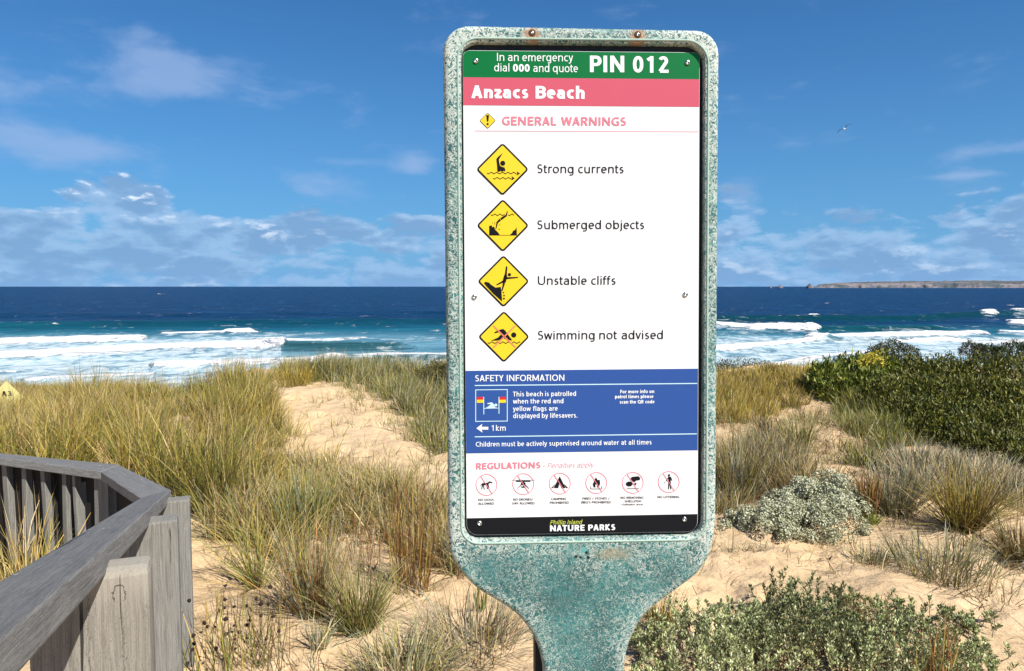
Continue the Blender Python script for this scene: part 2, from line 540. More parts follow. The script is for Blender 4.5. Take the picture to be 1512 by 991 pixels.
# ------------------------------------------------------------------ sea
def sea_inv(p_, q_):
    """(p,q) of photograph rows -> x,y on the sea plane"""
    r0 = (q_ - 423.0)
    y = (CAM_Z - SEA_Z) * F / np.maximum(r0, .05)
    return (p_ - CX) / F * y, y
qq = np.concatenate([423 + geo(.25, 4, 20), span([(427.2, 470, .45), (470, 560, .42), (560, 600, 1.2)]), [640]])
uu = np.concatenate([-geo(8, .95, 14)[:-1], np.linspace(-.9, .9, 640), geo(.95, 8, 14)[1:]])
PX, QY = np.meshgrid(CX + uu * F, qq)
SX, SY = sea_inv(PX, QY)
foam = np.zeros(PX.shape); lace = np.zeros(PX.shape); SZ = np.zeros(PX.shape); face = np.zeros(PX.shape)
wob = fbm(SX / 9, SY / 25, 4, 41)
wob2 = fbm(SX / 3.2, SY / 8, 3, 47)

def ln(points, amp=0.7, streak=0.5, up=16, dn=2.5, fc=0.0):
    """a breaker: (p, q, half thickness) along its crest; foam streaks trail seaward"""
    global foam, lace, SZ, face
    ps = np.array([a[0] for a in points]); qs = np.array([a[1] for a in points]); th = np.array([a[2] for a in points])
    qc = np.interp(PX, ps, qs) + wob * .9; hw = np.interp(PX, ps, th) * (1 + .5 * wob + .45 * wob2)
    ins = sstep(ps[0] - 6, ps[0] + 6, PX + 10 * wob2) * (1 - sstep(ps[-1] - 6, ps[-1] + 6, PX + 10 * wob2))
    dq = QY - qc
    hw = np.maximum(hw, .05)
    foam = np.maximum(foam, ins * np.clip(1.25 - (np.abs(dq) / hw) ** 2.0, 0, 1) * (1 - .35 * sstep(.1, .6, wob2 * wob * 4)))
    lace = np.maximum(lace, ins * streak * np.where(dq < 0, np.exp(dq / up), np.exp(-dq / dn)))
    SZ += ins * amp * np.exp(-((dq + .2 * hw) / (hw * .9 + .8)) ** 2)

def swell(points, amp=1.0, w=2.2, green=1.0):
    global SZ, face
    ps = np.array([a[0] for a in points]); qs = np.array([a[1] for a in points])
    qc = np.interp(PX, ps, qs) + wob * .6
    ins = sstep(ps[0] - 25, ps[0] + 25, PX) * (1 - sstep(ps[-1] - 25, ps[-1] + 25, PX))
    dq = (QY - qc) / w
    SZ += ins * amp * 1.5 * np.exp(-dq * dq)
    face = np.maximum(face, ins * green * np.exp(-((dq - .7) / .9) ** 2))

# left of the sign
ln([(-700, 520, 4), (-200, 514, 5), (0, 507, 5.0), (60, 505, 5.2), (150, 502, 4.6), (212, 500, 3.0)], .9, .9, 7, 8)
ln([(-700, 545, 6), (0, 529, 4.6), (120, 522, 4.4), (250, 515, 4.6), (380, 511.5, 5.2), (421, 512, 6.2)], 1.1, .85, 7, 9)
ln([(225, 542, 3.0), (330, 539.5, 4.5), (470, 536, 4.0), (520, 531, 3.2), (560, 527.5, 2.6), (645, 528.5, 2.5), (700, 527, 2)], .7, .8, 8, 14)
ln([(330, 490, .8), (345, 489, 2.6), (368, 489, 2.8), (380, 491, 1.0)], .6, .5, 5, 5)
ln([(235, 493, .9), (300, 492.5, 1.4), (330, 491, 1.2)], .3, .5, 4, 4)
ln([(380, 502, 1.6), (470, 503, 1.9), (540, 499, 1.0)], .2, .7, 5, 5)
ln([(-20, 552, 1.6), (28, 552, 1.2)], .3, .5, 4, 3)
ln([(30, 562, 1.2), (90, 558, 1.2), (230, 552, 1.4)], .2, .6, 8, 4)
for a, b, hw in [(372, 473.6, .9), (383, 472.8, .9), (413, 473, .8), (556, 472, .8), (567, 483, .6), (578, 483.2, .6), (31, 483, .8), (81, 484, .9), (239, 434, .5), (45, 495, .5), (620, 470, .5)]:
    ln([(a - 2, b, hw * .7), (a + 2, b, hw * .7)], .15, .0)
swell([(-300, 486), (100, 482), (330, 479), (650, 476), (760, 474)], 1.1, 3.4, .55)
swell([(395, 514), (520, 515), (600, 514)], 1.0, 3.6, 1.0)
swell([(470, 536), (600, 533), (680, 533)], .6, 2.6, .9)
swell([(-300, 470), (200, 466), (760, 462)], .8, 2.6, .12)
# right of the sign
ln([(1040, 478, .8), (1072, 481, 1.8), (1110, 484, 3.6), (1160, 484, 5.0), (1188, 485, 4.6), (1208, 489, 2.0)], 1.0, .9, 4, 9)
ln([(1195, 496, 2.4), (1230, 499.5, 3.0), (1300, 497, 3.4), (1400, 495, 3.8), (1448, 493.5, 3.2), (1462, 496, 1.4)], .9, .9, 6, 9)
ln([(1040, 519, 3.4), (1100, 514, 3.6), (1150, 509, 3.0), (1200, 504, 2.2), (1222, 501, 1.4)], .8, .9, 5, 10)
ln([(1140, 540, 2.2), (1190, 534, 2.4), (1240, 527, 2.2), (1300, 521, 1.6)], .5, .9, 9, 8)
ln([(1192, 471.3, 1.8), (1208, 471, 2.0)], .7, .4, 2, 4)
ln([(1231, 470.3, 1.8), (1246, 469.6, 1.9)], .7, .4, 2, 4)
ln([(1164, 471, .7), (1170, 470, .9)], .2, .2)
ln([(1448, 463, 1.5), (1458, 464.5, 3.2), (1472, 466, 2.6)], .9, .9, 3, 5)
ln([(1494, 463, 1.8), (1560, 463, 2.6), (1640, 465, 2)], .9, .8, 3, 6)
ln([(1490, 475, 2), (1520, 476, 4.0), (1700, 479, 4)], .6, .9, 4, 6)
ln([(1474, 490.5, 1.2), (1512, 492, 1.9), (1700, 494, 3)], .6, .8, 4, 6)
ln([(1325, 506, 1.6), (1400, 504, 1.6), (1450, 507, 1.8), (1520, 505, 2.6), (1700, 506, 3)], .4, .8, 5, 6)
for a, b, hw in [(1222, 447.6, .6), (1082, 455, .5), (1493, 450.5, .9), (1390, 456, .5), (1300, 459, .4), (1440, 452, .4)]:
    ln([(a - 2, b, hw * .7), (a + 2, b, hw * .7)], .15, .0)
swell([(900, 473), (1200, 472.5), (1340, 472), (1420, 466), (1500, 464), (1700, 463)], 1.2, 2.8, .95)
swell([(1185, 486), (1300, 488), (1400, 487)], .9, 3.0, .9)
swell([(1200, 502), (1300, 503), (1500, 501)], .4, 2.0, .7)
# hidden stretch of surf behind the sign, and beyond the frame
ln([(700, 507, 3), (850, 503, 4), (1000, 506, 3)], .8, .8, 7, 8)
ln([(640, 540, 3), (900, 538, 4), (1060, 545, 3)], .7, .8, 8, 9)
lace = np.maximum(lace, sstep(488, 506, QY) * .78 * np.where(PX < 420, 1, np.where(PX > 1000, .95, .55)))
lace = np.maximum(lace, sstep(524, 542, QY) * .80)
lace = np.where((PX > 415) & (PX < 660) & (QY > 503) & (QY < 525), lace * .35, lace)
lace = np.maximum(lace, .55 * np.exp(-((QY - 494) / 5) ** 2) * sstep(150, 300, PX) * (1 - sstep(420, 540, PX)))
SZ += .22 * fbm(SX / 30, SY / 18, 3, 61) + .10 * fbm(SX / 7, SY / 6, 2, 67)
SZ *= 1 - sstep(2500, 9000, SY)
shal = sstep(468, 512, QY + 5 * fbm(SX / 60, SY / 60, 3, 71) - 5 * sstep(660, 0, PX) * 0)
me = mesh_np('sea', np.stack([SX.ravel(), SY.ravel(), (SZ + SEA_Z).ravel()], 1), grid_quads(len(uu), len(qq))[:, ::-1], smooth=True,
             attrs={'foam': foam.ravel(), 'lace': lace.ravel(), 'shallow': shal.ravel(), 'face': face.ravel()})
M_SEA, t, p = new_mat('sea_water')
ob = t.node('ShaderNodeTexCoord').outputs['Object']
def at(nm): return t.node('ShaderNodeAttribute', attribute_name=nm).outputs['Fac']
fo, la, sh, fc_ = at('foam'), at('lace'), at('shallow'), at('face')
st = t.scalev(ob, (1.0, .42, 1))
fn = t.noise(st, .55, 7, .68, .5)
fn2 = t.noise(t.scalev(ob, (.8, .5, 1)), .26, 7, .68, 1.0)
lacev = t.ramp(t.math('ADD', la, t.math('MULTIPLY', t.math('SUBTRACT', fn2, .5), 2.8)), .30, .80)
lacev = t.math('MULTIPLY', lacev, t.ramp(fn, .30, .55))
foamv = t.ramp(t.math('ADD', fo, t.math('MULTIPLY', t.math('ADD', t.math('SUBTRACT', fn, .5), t.math('MULTIPLY', t.math('SUBTRACT', fn2, .5), 1.0)), 1.7)), .34, .62)
tone = t.noise(t.scalev(ob, (.03, .10, 1)), 1.0, 6, .7)
deep = t.mix(t.ramp(tone, .38, .64), (.0010, .020, .070), (.003, .040, .125))
teal = t.mix(t.ramp(tone, .38, .62), (.004, .085, .15), (.010, .13, .19))
shl = t.mix(t.ramp(tone, .38, .62), (.08, .215, .30), (.15, .33, .42))
wc = t.mix(t.ramp(sh, .0, .45), deep, teal)
wc = t.mix(t.ramp(sh, .4, 1.0), wc, shl)
wc = t.mix(t.math('MULTIPLY', fc_, .8), wc, (.001, .048, .050))
wc = t.mix(t.math('MULTIPLY', lacev, .85), wc, (.66, .76, .80))
wc = t.mix(foamv, wc, (.92, .93, .93))
t.put(p.inputs['Base Color'], t.vmath('MULTIPLY', wc, (ALB, ALB, ALB)))
allf = t.math('MAXIMUM', t.math('MULTIPLY', lacev, .8), foamv)
t.put(p.inputs['Roughness'], t.math('MULTIPLY_ADD', allf, .55, .30))
t.put(p.inputs['Specular IOR Level'], t.math('MULTIPLY_ADD', allf, .03, .012))
p.inputs['IOR'].default_value = 1.33
w1 = t.noise(t.scalev(ob, (.16, .34, 1)), 1.0, 6, .65)
w2 = t.noise(t.scalev(ob, (.02, .05, 1)), 1.0, 4, .6)
hh = t.math('ADD', t.math('MULTIPLY', w1, 1.2), t.math('MULTIPLY', w2, 5.0))
hh = t.math('ADD', hh, t.math('MULTIPLY', foamv, t.math('MULTIPLY', fn, .9)))
bmp = t.node('ShaderNodeBump'); bmp.inputs['Strength'].default_value = 1.0; bmp.inputs['Distance'].default_value = 1.0
t.l.new(hh, bmp.inputs['Height']); t.l.new(bmp.outputs[0], p.inputs['Normal'])
tag(link('sea', me, M_SEA), 'blue sea with white breakers rolling in', kind='structure')

# ------------------------------------------------------------------ far headland and sea stacks
M_LAND, t, p = new_mat('hazed_headland_rock')  # distance haze is put into the rock and field colours as blue-grey
ob = t.node('ShaderNodeTexCoord').outputs['Object']
nz = t.sep(t.node('ShaderNodeNewGeometry').outputs['True Normal'])[2]
sc = t.noise(t.scalev(ob, (.004, .002, .02)), 1.0, 5, .65)
fieldc = t.mix(t.ramp(sc, .46, .54), (.17, .155, .16), (.07, .085, .095))
rock = t.mix(t.ramp(t.noise(t.scalev(ob, (.012, .012, .05)), 1, 5, .7), .4, .62), (.065, .068, .09), (.12, .118, .14))
t.put(p.inputs['Base Color'], t.mix(t.ramp(nz, .3, .75), rock, fieldc))
p.inputs['Roughness'].default_value = 1.0
p.inputs['Specular IOR Level'].default_value = 0.0
D = 6000.0
prof = [(1203, .0), (1209, 3.2), (1218, 4.4), (1235, 5.6), (1264, 6.6), (1294, 7.8), (1330, 8.0), (1370, 8.2), (1420, 8.8), (1512, 8.6), (1700, 9.5), (2100, 10)]
pxs = np.linspace(1200, 2100, 620)
tp = np.interp(pxs, [a for a, _ in prof], [b for _, b in prof])
rows = []
bx = (pxs - CX) / F
for dy_, fr in [(-60, -.15), (0, .0), (25, .22), (50, .40), (75, .55), (200, .62), (500, .74), (900, .88), (1400, 1.0), (1800, .8), (2600, 0)]:
    yy = D + dy_ + 60 * fbm(pxs / 14, pxs * 0 + dy_ / 90., 4, 81) * (1 if dy_ < 300 else 0)
    hgt_px = tp * fr * (1 + .12 * fbm(pxs / 9, pxs * 0 + 2 + fr, 4, 83))
    zz = np.where(fr <= 0, SEA_Z - 8, CAM_Z + (hgt_px) / F * yy - 2)
    if fr > .5: zz = zz + np.maximum(0, fbm(pxs / 2.2, pxs * 0 + fr * 7, 3, 85) - .35) * 18
    rows.append(np.stack([bx * yy, yy, zz], 1))
V = np.concatenate(rows)
tag(link('headland', mesh_np('headland', V, grid_quads(len(pxs), len(rows)), smooth=False), M_LAND),
    'long low headland of brown cliffs and dry fields on the horizon', kind='structure')

def stack(name, px0, px1, top, label, seed):
    r = np.random.default_rng(seed)
    yy = 5600.0; n = 26; m = 9
    cx_ = ((px0 + px1) / 2 - CX) / F * yy; R = (px1 - px0) / 2 / F * yy; H = top / F * yy
    V = []
    for j in range(m):
        s = j / (m - 1)
        for i in range(n):
            a = 2 * pi * i / n
            rr = R * (1 - s ** 1.6) * (1 + .35 * (r.random() - .5)) + .5
            V.append((rr * cos(a), rr * 1.3 * sin(a), -4 + (H + 16) * (s + .07 * (r.random() - .5))))
    q = [(j * n + i, j * n + (i + 1) % n, (j + 1) * n + (i + 1) % n, (j + 1) * n + i) for j in range(m - 1) for i in range(n)]
    o = link(name, mesh_np(name, V, q), M_LAND, loc=(cx_, yy, SEA_Z - 1))
    tag(o, label, 'sea rock')
stack('sea_stack', 1189, 1200.5, 4.6, 'larger dark sea rock standing just off the tip of the far headland', 1)
stack('sea_stack', 1146, 1156, 2.6, 'small low dark rock alone on the horizon between the sign and the headland', 2)
stack('sea_stack', 1134, 1139, 1.0, 'tiny flat speck of rock on the horizon, nearest of the rocks to the sign', 3)

# ------------------------------------------------------------------ weathered timber handrail
def wood_mat(name, c1, c2, c3, seed, topwear=1.0, knot=None):
    m, t, p = new_mat(name)
    ob = t.node('ShaderNodeTexCoord').outputs['Object']
    info = t.node('ShaderNodeObjectInfo')
    sh = t.comb(t.math('MULTIPLY', info.outputs['Random'], 30.0), seed, 0)
    o2 = t.vmath('ADD', ob, sh)
    warp = t.noise(t.scalev(o2, (3, 8, 8)), 1, 3, .5, col=True)
    o3 = t.vmath('ADD', t.scalev(o2, (5, 130, 130)), t.scalev(warp, (3, 3, 3)))
    g1 = t.noise(o3, 1.6, 7, .78)
    g2 = t.noise(t.scalev(o2, (2.4, 52, 52)), 1, 5, .65, .5)
    blot = t.noise(t.scalev(o2, (6, 10, 10)), 1, 5, .6)
    spk = t.noise(t.scalev(o2, (.6, 1, 1)), 330, 3, .75)
    c = t.mix(t.ramp(g1, .34, .66), c1, c2)
    c = t.mix(t.math('MULTIPLY', t.ramp(g2, .56, .72), .55), c, c3)
    c = t.mix(t.math('MULTIPLY', t.ramp(blot, .45, .75), .35), c, c2)
    c = t.mix(t.math('MULTIPLY', t.ramp(spk, .54, .66), .55), c, c3)
    crack = t.noise(t.vmath('ADD', t.scalev(o2, (1.2, 60, 60)), t.scalev(warp, (1, 1, 1))), 1, 2, .5)
    ck = t.ramp(crack, .70, .725)
    c = t.mix(t.math('MULTIPLY', ck, .9), c, (.02, .018, .016))
    if knot:                # one keyhole shaped knot, two long splits and a pale worn top
        kx, ky = knot
        ox, oy, oz = t.sep(ob)
        wob = t.math('MULTIPLY', t.math('SUBTRACT', t.noise(ob, 80, 3, .65), .5), .018)
        u_ = t.math('ADD', t.math('SUBTRACT', oy, ky), wob); v_ = t.math('SUBTRACT', ox, kx)
        dd_ = t.math('SQRT', t.math('ADD', t.math('MULTIPLY', u_, u_), t.math('MULTIPLY', t.math('MULTIPLY', v_, v_), .38)))
        ring = t.math('SUBTRACT', 1.0, t.ramp(t.math('ABSOLUTE', t.math('SUBTRACT', dd_, .0105)), .0005, .0013))
        c = t.mix(t.math('MULTIPLY', t.ramp(v_, -.04, .03), .35), c, (.52, .48, .40))
        ring = t.math('MULTIPLY', ring, t.ramp(v_, -.016, -.010))
        c = t.mix(t.math('MULTIPLY', ring, .8), c, (.045, .035, .028))
        for off, x1, w__ in ((.052, .035, .0009), (-.004, -.03, .0008)):
            cr_ = t.math('SUBTRACT', 1.0, t.ramp(t.math('ABSOLUTE', t.math('ADD', t.math('SUBTRACT', u_, off), t.math('MULTIPLY', wob, .6))), w__ * .5, w__ * 1.4))
            cr_ = t.math('MULTIPLY', cr_, t.math('SUBTRACT', 1.0, t.ramp(v_, x1 - .02, x1)))
            c = t.mix(t.math('MULTIPLY', cr_, .55), c, (.025, .02, .016))
    if topwear != 1.0:      # the upper face is trodden, bird-soiled and darker with lichen than the planed side
        up_ = t.ramp(t.sep(t.node('ShaderNodeTexCoord').outputs['Normal'])[2], .6, .9)
        c = t.mix(t.math('MULTIPLY', up_, 1 - topwear), c, (.03, .035, .042))
        c = t.mix(t.math('MULTIPLY', up_, t.ramp(t.noise(t.scalev(o2, (1, 1.6, 1)), 38, 2, .4), .735, .75)), c, (.62, .62, .60))
    t.put(p.inputs['Base Color'], t.vmath('MULTIPLY', c, (ALB * .95,) * 3))
    p.inputs['Roughness'].default_value = .82
    p.inputs['Specular IOR Level'].default_value = .25
    hgt_ = t.math('ADD', t.math('MULTIPLY', g1, .0022), t.math('MULTIPLY', g2, .003))
    hgt_ = t.math('SUBTRACT', hgt_, t.math('MULTIPLY', ck, .006))
    hgt_ = t.math('ADD', hgt_, t.math('MULTIPLY', spk, .0008))
    b = t.node('ShaderNodeBump'); b.inputs['Strength'].default_value = .9; b.inputs['Distance'].default_value = 1.0
    t.l.new(hgt_, b.inputs['Height']); t.l.new(b.outputs[0], p.inputs['Normal'])
    return m
M_RAIL = wood_mat('grey_rail_timber', (.19, .19, .185), (.36, .355, .34), (.11, .11, .105), 1.0, .62)
M_POST = wood_mat('grey_post_timber', (.17, .165, .15), (.32, .31, .28), (.09, .085, .078), 5.0)
M_GAPSHADE = wood_mat('gap_shade_board', (.014, .013, .012), (.030, .026, .023), (.007, .006, .006), 9.0)  # near-black colour standing in for shade behind the far uprights

def slab(name, tops, thick, mat, parent, bevel=.004):
    """board with four given top corners (near right, far right, far left, near left) and a thickness"""
    P4 = [Vector(p_) for p_ in tops]
    ax = (P4[1] - P4[0]).normalized(); up = Vector((0, 0, 1)); up = (up - ax * up.dot(ax)).normalized(); sd = up.cross(ax)
    org = sum(P4, Vector()) / 4
    M = Matrix((ax, sd, up)).transposed().to_4x4(); M.translation = org
    Mi = M.inverted()
    bm = bmesh.new()
    tv = [bm.verts.new(Mi @ p_) for p_ in P4]
    bv = [bm.verts.new((Mi @ p_) - Vector((0, 0, thick))) for p_ in P4]
    bm.faces.new(tv); bm.faces.new(bv[::-1])
    for i in range(4):
        j = (i + 1) % 4
        bm.faces.new([tv[j], tv[i], bv[i], bv[j]])
    bmesh.ops.recalc_face_normals(bm, faces=bm.faces)
    if bevel:
        bmesh.ops.bevel(bm, geom=bm.edges[:], offset=bevel, segments=2, affect='EDGES', profile=.6)
    me = bpy.data.meshes.new(name); bm.to_mesh(me); bm.free()
    o = link(name, me, mat, parent)
    o.matrix_local = Matrix.Translation(-parent.location) @ M
    return o

def post(name, corner, wdir, width, thick, zbot, mat, parent, bevel=.006, leanx=0.0):
    """upright timber; corner = right top front corner, wdir = unit vector along its face towards the left"""
    c = Vector(corner); w = Vector(wdir).normalized(); n = Vector((-w.y, w.x, 0))
    if n.y < 0: n = -n                       # thickness runs away from the viewer
    L = c.z - zbot
    ax = Vector((0, 0, 1)); M = Matrix((ax, w, ax.cross(w))).transposed().to_4x4()
    M.translation = Vector((c.x, c.y, zbot))
    nn = M.to_3x3().inverted() @ n
    bm = bmesh.new()
    vs = []
    for x_ in (0, L):
        for (a, b) in ((0, 0), (width, 0), (width, 1), (0, 1)):
            v = Vector((x_, a, 0)) + nn * (thick * b)
            if x_ == 0: v.y += leanx
            vs.append(bm.verts.new(v))
    for f in ((0, 1, 2, 3), (7, 6, 5, 4), (0, 4, 5, 1), (1, 5, 6, 2), (2, 6, 7, 3), (3, 7, 4, 0)):
        bm.faces.new([vs[i] for i in f])
    bmesh.ops.recalc_face_normals(bm, faces=bm.faces)
    bmesh.ops.bevel(bm, geom=bm.edges[:], offset=bevel, segments=2, affect='EDGES', profile=.6)
    me = bpy.data.meshes.new(name); bm.to_mesh(me); bm.free()
    o = link(name, me, mat, parent)
    o.matrix_local = Matrix.Translation(-parent.location) @ M
    return o

def ptz(px, py, z):
    r = ray(px, py)
    s = (z - CAM_Z) / r[2]
    return np.array([0, 0, CAM_Z]) + r * s

hr = empty('handrail', (-1.45, 3.15, 0))
tag(hr, 'weathered grey timber handrail on stout upright planks, zigzagging down the left side', 'handrail')
A = pt(0, 943, .68); B = pt(252, 723, 3.2)
dirAB = (A - B) / np.linalg.norm(A - B)
A2 = A + dirAB * .55
perp = np.array([dirAB[1], -dirAB[0], 0]); perp /= np.linalg.norm(perp)
if perp[0] > 0: perp = -perp
Bi = ptz(208, 735, B[2])
Ai = pt(0, 857, .68 * 1.0)
left_near = A2 + perp * .105
slab('rail', [A2, B, Bi, left_near], .052, M_RAIL, hr, .005)
zc_ = B[2]
C_o = ptz(176, 686, zc_); C_i = ptz(149, 696, zc_)
D_o = ptz(-160, 652, zc_); D_i = ptz(-160, 655, zc_)
slab('rail', [B + [0.002, 0, -.002], C_o + [0, 0, -.002], C_i + [0, 0, -.002], Bi + [0, 0, -.002]], .045, M_RAIL, hr, .004)
e0 = ptz(0, 669, zc_); e1 = ptz(0, 675.5, zc_)
f0 = e0 + (e0 - C_o) * .9; f1 = e1 + (e1 - C_i) * .9
slab('rail', [C_o, f0, f1, C_i], .042, M_RAIL, hr, .004)
wd = perp
M_KNOT = wood_mat('knotty_post_timber', (.20, .185, .155), (.35, .325, .275), (.10, .09, .075), 3.0, 1.0, (float(pt(221, 835, 1.35)[2]) + .35 - .047, .052))
for (px, py, dd, w_, th) in [(221, 835, 1.35, .20, .075), (262, 768, 2.2, .20, .075), (280, 738, 3.0, .20, .075)]:
    post('post', pt(px, py, dd), wd, w_, th, -.35, M_KNOT if dd < 2 else M_POST, hr, .016 if dd < 2 else .006)
# uprights under the two far rails
def along(P0, P1, f): return P0 + (P1 - P0) * f
for (f, w_) in [(.05, .075)]:
    c = along(Bi, C_i, f) + np.array([.0, .03, -.05]); post('post', c, (C_i - Bi) * [1, 1, 0], w_, .06, -.35, M_POST, hr)
for k, (f, w_) in enumerate([(-.03, .098), (.285, .022), (.37, .030), (.585, .032), (.775, .034), (.98, .04), (1.2, .04), (1.45, .05)]):
    c = along(C_i, e1, f) + np.array([0, .03, -.044]); post('post', c, (e1 - C_i) * [1, 1, 0], w_, .06, -.35, M_POST, hr, .003, leanx=.03 * (-1) ** k)
# near-black boards added behind them to paint the shade in the gaps
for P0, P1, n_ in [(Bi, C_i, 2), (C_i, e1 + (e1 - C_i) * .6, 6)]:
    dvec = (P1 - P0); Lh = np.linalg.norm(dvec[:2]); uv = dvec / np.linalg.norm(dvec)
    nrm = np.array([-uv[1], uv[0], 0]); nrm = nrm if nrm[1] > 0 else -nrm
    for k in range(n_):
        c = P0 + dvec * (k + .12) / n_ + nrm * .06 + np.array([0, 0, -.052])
        post('shade_board', c, uv * [1, 1, 0], Lh / n_ * .84, .03, -.35, M_GAPSHADE, hr, .003)
# ==SECTION3==

# ------------------------------------------------------------------ the information sign
SP = np.array([0.12335298, 1.33567312, 0.36761743 + CAM_Z])
SR = (Matrix.Rotation(0.04466625, 3, 'Z') @ Matrix.Rotation(-0.01948691, 3, 'X') @ Matrix.Rotation(-0.00523831, 3, 'Y'))
SRn = np.array(SR)
DROP = SP[2] / SRn[2, 2]
sign_base = SP - SRn @ np.array([0, 0, DROP])
sign = empty('beach_safety_sign')
sign.matrix_world = Matrix.Translation(sign_base) @ SR.to_4x4()
tag(sign, 'tall teal moulded beach warning sign with a white panel headed Anzacs Beach', 'sign')

def S(px, py, dep=0.0):
    """photograph pixel -> (u, v) in the sign's own plane, `dep` behind the panel face; v measured up from the base"""
    r = ray(px, py); o = np.array([0, 0, CAM_Z]); n = SRn[:, 1]
    p0 = SP + n * dep
    s = np.dot(p0 - o, n) / np.dot(r, n)
    q = SRn.T @ (o + r * s - sign_base)
    return np.array([q[0], q[2]])

def spoly(pts, dep=0.0): return [S(x, y, dep) for x, y in pts]

def rounded(corners, radii, n=7):
    """round the corners of a convex polygon (list of 2-vectors)"""
    out = []; m = len(corners)
    for i in range(m):
        p_ = np.array(corners[i]); a = np.array(corners[i - 1]) - p_; b = np.array(corners[(i + 1) % m]) - p_
        r = radii[i] if isinstance(radii, (list, tuple)) else radii
        if r <= 0: out.append(p_); continue
        a /= np.linalg.norm(a); b /= np.linalg.norm(b)
        ang = math.acos(np.clip(np.dot(a, b), -1, 1)); L = r / tan(ang / 2)
        c = p_ + (a + b) / np.linalg.norm(a + b) * r / sin(ang / 2)
        s0 = p_ + a * L - c; s1 = p_ + b * L - c
        t0 = atan2(s0[1], s0[0]); t1 = atan2(s1[1], s1[0]); dt = (t1 - t0 + pi) % (2 * pi) - pi
        for k in range(n + 1):
            t_ = t0 + dt * k / n
            out.append(c + r * np.array([cos(t_), sin(t_)]))
    return out

def catmull(pts, n=6):
    P_ = [np.array(p_, float) for p_ in pts]; out = []
    for i in range(len(P_) - 1):
        p0 = P_[max(i - 1, 0)]; p1 = P_[i]; p2 = P_[i + 1]; p3 = P_[min(i + 2, len(P_) - 1)]
        for k in range(n):
            t_ = k / n
            out.append(.5 * ((2 * p1) + (-p0 + p2) * t_ + (2 * p0 - 5 * p1 + 4 * p2 - p3) * t_ ** 2 + (-p0 + 3 * p1 - 3 * p2 + p3) * t_ ** 3))
    out.append(P_[-1])
    return out

def off_poly(poly, dist):
    """offset a closed outline inwards by dist (outline counter-clockwise in u,v)"""
    P_ = np.array(poly); a = np.roll(P_, 1, 0); b = np.roll(P_, -1, 0)
    t_ = b - a; t_ /= np.linalg.norm(t_, axis=1)[:, None]
    area = .5 * np.sum(P_[:, 0] * b[:, 1] - b[:, 0] * P_[:, 1])
    nrm = np.stack([-t_[:, 1], t_[:, 0]], 1) * (1 if area > 0 else -1)
    return P_ + nrm * dist

FD = -0.010       # body front, 10 mm proud of the panel
def FS(px, py): return S(px, py, FD)
left_side = catmull([(661, 740), (661, 768), (662.5, 795), (666, 821), (684, 850), (707, 872.5), (736, 890), (762, 908), (780, 929), (793, 953), (800, 978), (803, 1000), (804, 1060)], 4)
right_side = catmull([(920, 1060), (921, 1000), (923, 984), (928, 958), (938, 933), (952, 911), (976, 890), (1002, 871), (1029, 850), (1046, 827), (1054, 801), (1058, 765), (1058.5, 740)], 4)
top_arc = [FS(1058.5, 740)] + list(rounded([FS(1058.5, 740), FS(1063.5, 43.5), FS(653.5, 35.5), FS(661, 740)], [0, .042, .045, 0], 9))[1:-1]
outline = [FS(*p_) for p_ in left_side] + [np.array([FS(804, 1060)[0] + .001, .02]), np.array([FS(920, 1060)[0] - .001, .02])] + [FS(*p_) for p_ in right_side][:-1] + top_arc
# thin out coincident points
cl = [outline[0]]
for p_ in outline[1:]:
    if np.linalg.norm(p_ - cl[-1]) > 1e-4: cl.append(p_)
if np.linalg.norm(cl[0] - cl[-1]) < 1e-4: cl.pop()
outline = cl
recess = rounded([FS(680.3, 61.0), FS(686, 798.5), FS(1038.5, 792.5), FS(1041.5, 64.5)], [.030, .026, .030, .034], 9)

def loop_verts(bm, poly, y): return [bm.verts.new((p_[0], y, p_[1])) for p_ in poly]
def bridge(bm, a, b):
    n = len(a)
    for i in range(n):
        j = (i + 1) % n
        bm.faces.new([a[i], a[j], b[j], b[i]])

def fill_between(bm, outer, inner=None):
    ed = []
    for lp in ([outer] if inner is None else [outer, inner]):
        for i in range(len(lp)):
            e = bm.edges.get([lp[i], lp[(i + 1) % len(lp)]]) or bm.edges.new([lp[i], lp[(i + 1) % len(lp)]])
            ed.append(e)
    return bmesh.ops.triangle_fill(bm, edges=ed, use_beauty=True)['geom']

M_SHELL, t, p = new_mat('weathered_teal_fibreglass')
ob = t.node('ShaderNodeTexCoord').outputs['Object']
ob2 = t.vmath('ADD', ob, t.scalev(t.noise(ob, 70, 2, .5, col=True), (.009, .009, .009)))
fib = t.noise(ob2, 105, 3, .55, 1.5)
lines = t.math('ABSOLUTE', t.math('SUBTRACT', fib, .5))
worn = t.noise(ob, 9, 4, .6)
sx, sy, sz = t.sep(ob)
# more chalky at the rim of the shell, greener down the neck (wear of its own)
wearat = t.node('ShaderNodeAttribute', attribute_name='wear').outputs['Fac']
thr = t.math('ADD', t.math('MULTIPLY', t.math('SUBTRACT', worn, .5), .07), t.math('MULTIPLY', wearat, .070))
chalk = t.math('SUBTRACT', 1.0, t.ramp(t.math('SUBTRACT', lines, thr), .004, .022))
chalk2 = t.ramp(t.noise(ob2, 150, 2, .55, .6), .53, .57)
chalk = t.math('MAXIMUM', chalk, t.math('MULTIPLY', chalk2, t.math('MULTIPLY_ADD', wearat, .8, .10)))
teal_c = t.mix(t.ramp(t.noise(ob, 16, 4, .6), .35, .65), (.022, .108, .110), (.050, .200, .195))
teal_c = t.mix(t.ramp(t.noise(ob, 260, 2, .5), .55, .7), teal_c, (.02, .075, .08))
chk_c = t.mix(t.ramp(t.noise(ob, 40, 3, .6), .3, .7), (.56, .64, .58), (.66, .70, .62))
